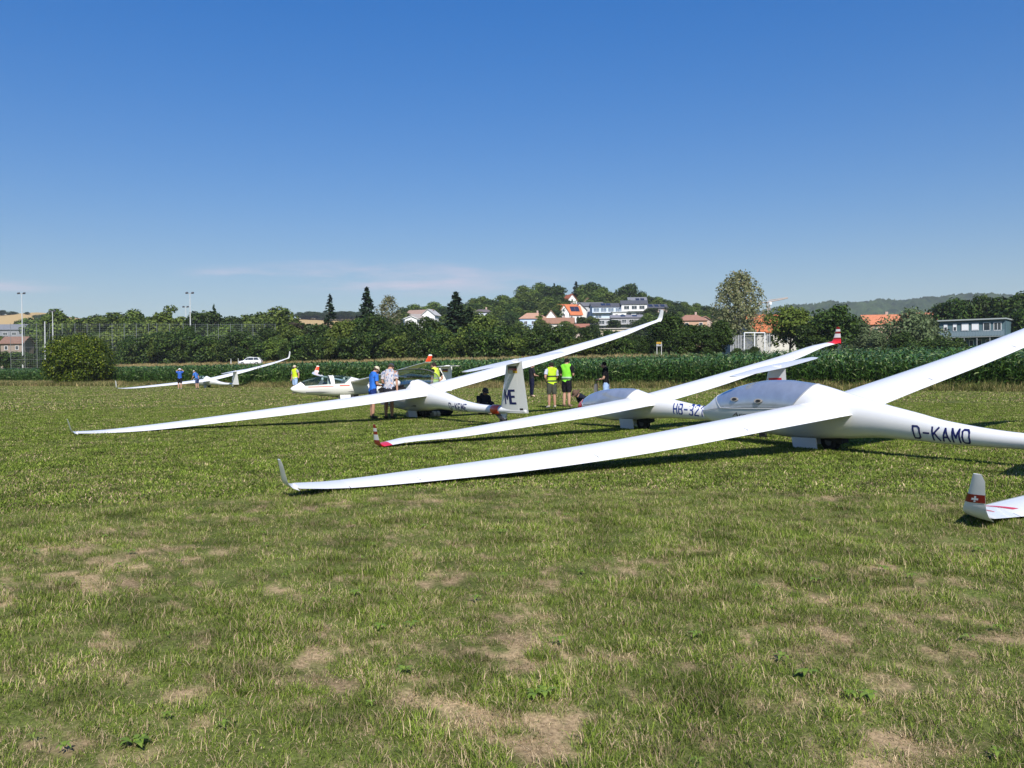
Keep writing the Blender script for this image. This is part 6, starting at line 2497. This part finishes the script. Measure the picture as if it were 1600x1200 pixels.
turf = bpy.data.collections.new('turf_kinds')
kinds = [tuft('turf_a', 84, .085, .015, .045, .0027, .60, BL_, 1), tuft('turf_b', 84, .09, .015, .05, .0026, .9, BL_, 2), tuft('turf_c', 84, .09, .015, .045, .003, 1.15, BL_, 3), tuft('turf_d', 60, .075, .03, .085, .0030, .55, BL_, 4),
         tuft('turf_e', 84, .11, .025, .07, .0028, 1.42, BL_, 5),
         tuft('turf_f', 170, .26, .025, .06, .008, .7, BL_, 6), tuft('turf_g', 170, .28, .02, .055, .008, .95, BL_, 7),
         tuft('turf_h', 110, .5, .035, .075, .022, .7, BL_, 8)]
for k, me in enumerate(kinds):
    turf.objects.link(bpy.data.objects.new('turf_kind_%d' % k, me))
TP_, TI, TS, TD = [], [], [], []
for r0, r1, dens, ids, sc0 in ((2.2, 6, 430, (0, 1, 2, 3, 4), 1.0), (6, 11, 230, (0, 1, 2, 3, 4), 1.1), (11, 20, 80, (0, 1, 2, 5, 6), 1.15), (20, 40, 20, (5, 6), 1.1), (40, 75, 3.2, (6, 7), 1.1), (75, 135, .9, (7,), 1.3)):
    half = math.radians(52 if r1 <= 6 else (42 if r1 <= 20 else 37))
    n_ = int(dens * half * (r1 * r1 - r0 * r0))
    rr = np.sqrt(r0 * r0 + (r1 * r1 - r0 * r0) * rng.random(n_))
    aa = (rng.random(n_) * 2 - 1) * half
    x, y = rr * np.sin(aa), rr * np.cos(aa)
    s = edge_s(x, y)
    dr = dryness(x, y)
    keep = (s < -.3) & (rng.random(n_) > .18 * dr)
    x, y, dr = x[keep], y[keep], dr[keep]
    rr_k = np.hypot(x, y)
    lush = fbm(x * .9 + 71, y * .9, 3)
    idv = np.array(ids)[rng.integers(0, len(ids), len(x))]
    if 4 in ids:
        idv = np.where(dr > .45, np.where(rng.random(len(x)) < .6, 4, idv), np.where((lush > .60) & (rng.random(len(x)) < .5), 3, idv))
    TP_.append(np.stack([x, y, terr(x, y)], -1))
    TI.append(idv)
    TS.append(sc0 * np.where(rr_k < 11, .80, 1.0) * (.75 + .5 * rng.random(len(x))) * (1 - .3 * dr) * (.75 + .55 * lush))
    TD.append(np.clip(.19 + .10 * rng.normal(size=len(x)) + .72 * dr * (.55 + .9 * rng.random(len(x))) - .3 * (lush - .5), 0.02, .95))
TP_, TI, TS, TD = map(np.concatenate, (TP_, TI, TS, TD))
scatter('grass', 'short mown airfield grass mixed with dry straw', TP_, rng.random(len(TP_)) * 6.28, TS, TI, turf, TD)

# tall grass along the field edge and on the bank
tallc = bpy.data.collections.new('tall_grass_kinds')
for k, me in enumerate([tuft('tall_a', 60, .35, .25, .75, .022, .35, TALL, 11), tuft('tall_b', 50, .40, .2, .6, .026, .5, TALL, 12), tuft('tall_c', 80, .5, .55, 1.05, .05, .22, TALL, 13), tuft('tall_d', 70, .5, .5, 1.15, .06, .28, TALL, 14)]):
    tallc.objects.link(bpy.data.objects.new('tall_grass_kind_%d' % k, me))
P_, I_, S_, D_ = [], [], [], []
n_ = 5200
x = rng.random(n_) * 150 - 98
s = -2.3 + 2.9 * rng.random(n_) ** .8
y = np.interp(x, EX, EY) + s
k_ = np.abs(x / y) < .64
dn = fbm(x * .25, y * .25, 3)
k_ &= rng.random(n_) < .35 + 1.1 * (dn - .2) + .15 * (s > -.6)
x, y, s, dn = x[k_], y[k_], s[k_], dn[k_]
P_.append(np.stack([x, y, terr(x, y)], -1))
I_.append(rng.integers(0, 2, len(x)))
S_.append((.45 + .5 * rng.random(len(x))) * (.6 + .9 * sm((s + 2.3) / 2)))
D_.append(np.clip(.15 + .9 * (dn - .3) + .1 * rng.normal(size=len(x)), .05, .9))
# the far left strip of long pale grass
n_ = 1500
x = -86 + 38 * rng.random(n_)
y = np.interp(x, EX, EY) - 7 * rng.random(n_) ** 1.3
P_.append(np.stack([x, y, terr(x, y)], -1))
I_.append(rng.integers(0, 2, n_))
S_.append(.9 + .5 * rng.random(n_))
D_.append(np.clip(.35 + .5 * sm((y - np.interp(x, EX, EY) + 4) / 3) + .1 * rng.normal(size=n_), .05, .98))
scatter('tall_grass', 'unmown yellow green grass and weeds along the foot of the maize', np.concatenate(P_), rng.random(sum(map(len, P_))) * 6.28, np.concatenate(S_), np.concatenate(I_), tallc, np.concatenate(D_))
n_ = 6500
x = rng.random(n_) * 165 - 100
s = 45 + 16 * rng.random(n_) ** 1.2
k_ = (np.abs(s - 55) > 2.8)
x, s = x[k_], s[k_]
y = np.interp(x, EX, EY) + s
k_ = np.abs(x / y) < .64
x, y = x[k_], y[k_]
k_ = (x < 18) | (fbm(x * .09 + 30, y * .05, 2) > .60)
x, y = x[k_], y[k_]
sh = 1 - .6 * ((x < -20) & (edge_s(x, y) < 58))
scatter('straw_grass', 'golden dry tall grass on the bank behind the maize', np.stack([x, y, terr(x, y)], -1), rng.random(len(x)) * 6.28, sh * (.75 + .4 * rng.random(len(x))), rng.integers(2, 4, len(x)), tallc, np.clip(.9 + .1 * rng.normal(size=len(x)), .6, .99))

# broad leaved weeds in the turf
wv, wq = [], []


def rosette(x, y, n_l, L):
    z = tz(x, y)
    for k in range(n_l):
        a = 6.283 * k / n_l + rng.random() * .6
        d = np.array([math.cos(a), math.sin(a), 0])
        sd = np.array([-d[1], d[0], 0])
        l_ = L * (.6 + .6 * rng.random())
        w_ = l_ * .34
        b0 = len(wv)
        base = np.array([x, y, z + .018])
        for f, ww, zz in ((0.05, .15, .008), (.4, 1, .022), (.75, .8, .02), (1, .05, .006)):
            p = base + d * l_ * f + np.array([0, 0, zz])
            wv.append(p - sd * w_ * ww / 2)
            wv.append(p + sd * w_ * ww / 2)
        for q_ in range(3):
            wq.append((b0 + 2 * q_, b0 + 2 * q_ + 1, b0 + 2 * q_ + 3, b0 + 2 * q_ + 2))


for px, py in ((1240, 1042), (1345, 1088), (850, 1092), (625, 978), (205, 1195), (1395, 895)):
    d_ = CAMH * FPX / (py - 578 + .0085 * (px - 800))
    p_ = ray(px, py, d_)
    for j in range(2):
        rosette(p_.x + rng.normal() * .06, p_.y + rng.normal() * .08, int(rng.integers(5, 9)), .042 + .03 * rng.random())
for k in range(120):
    r_ = 3 + 16 * rng.random() ** 1.2
    a_ = (rng.random() - .5) * 1.15
    rosette(r_ * math.sin(a_), r_ * math.cos(a_), int(rng.integers(4, 8)), .028 + .03 * rng.random())
tag(link('weeds', np_mesh('weeds', np.array(wv), wq, WEED, {'rnd': rng.random(len(wq)), 'rn2': rng.random(len(wq))})), 'flat broad leaved weeds scattered in the turf', kind='stuff')

# ------------------------------------------------------------------ haze
hz = MB()
hz.box((100, 1950, 160), (9000, 4200, 330))
hm = bpy.data.materials.new('thin_air')
hm.use_nodes = True
n, l = hm.node_tree.nodes, hm.node_tree.links
n.remove(n['Principled BSDF'])
pv = n.new('ShaderNodeVolumePrincipled')
pv.inputs['Color'].default_value = (.80, .88, 1.0, 1)
pv.inputs['Density'].default_value = 0.00011
pv.inputs['Anisotropy'].default_value = 0.0
l.new(pv.outputs[0], n['Material Output'].inputs['Volume'])
ho = hz.build('haze', hm)
tag(ho, 'thin bluish summer haze over the fields', kind='stuff')
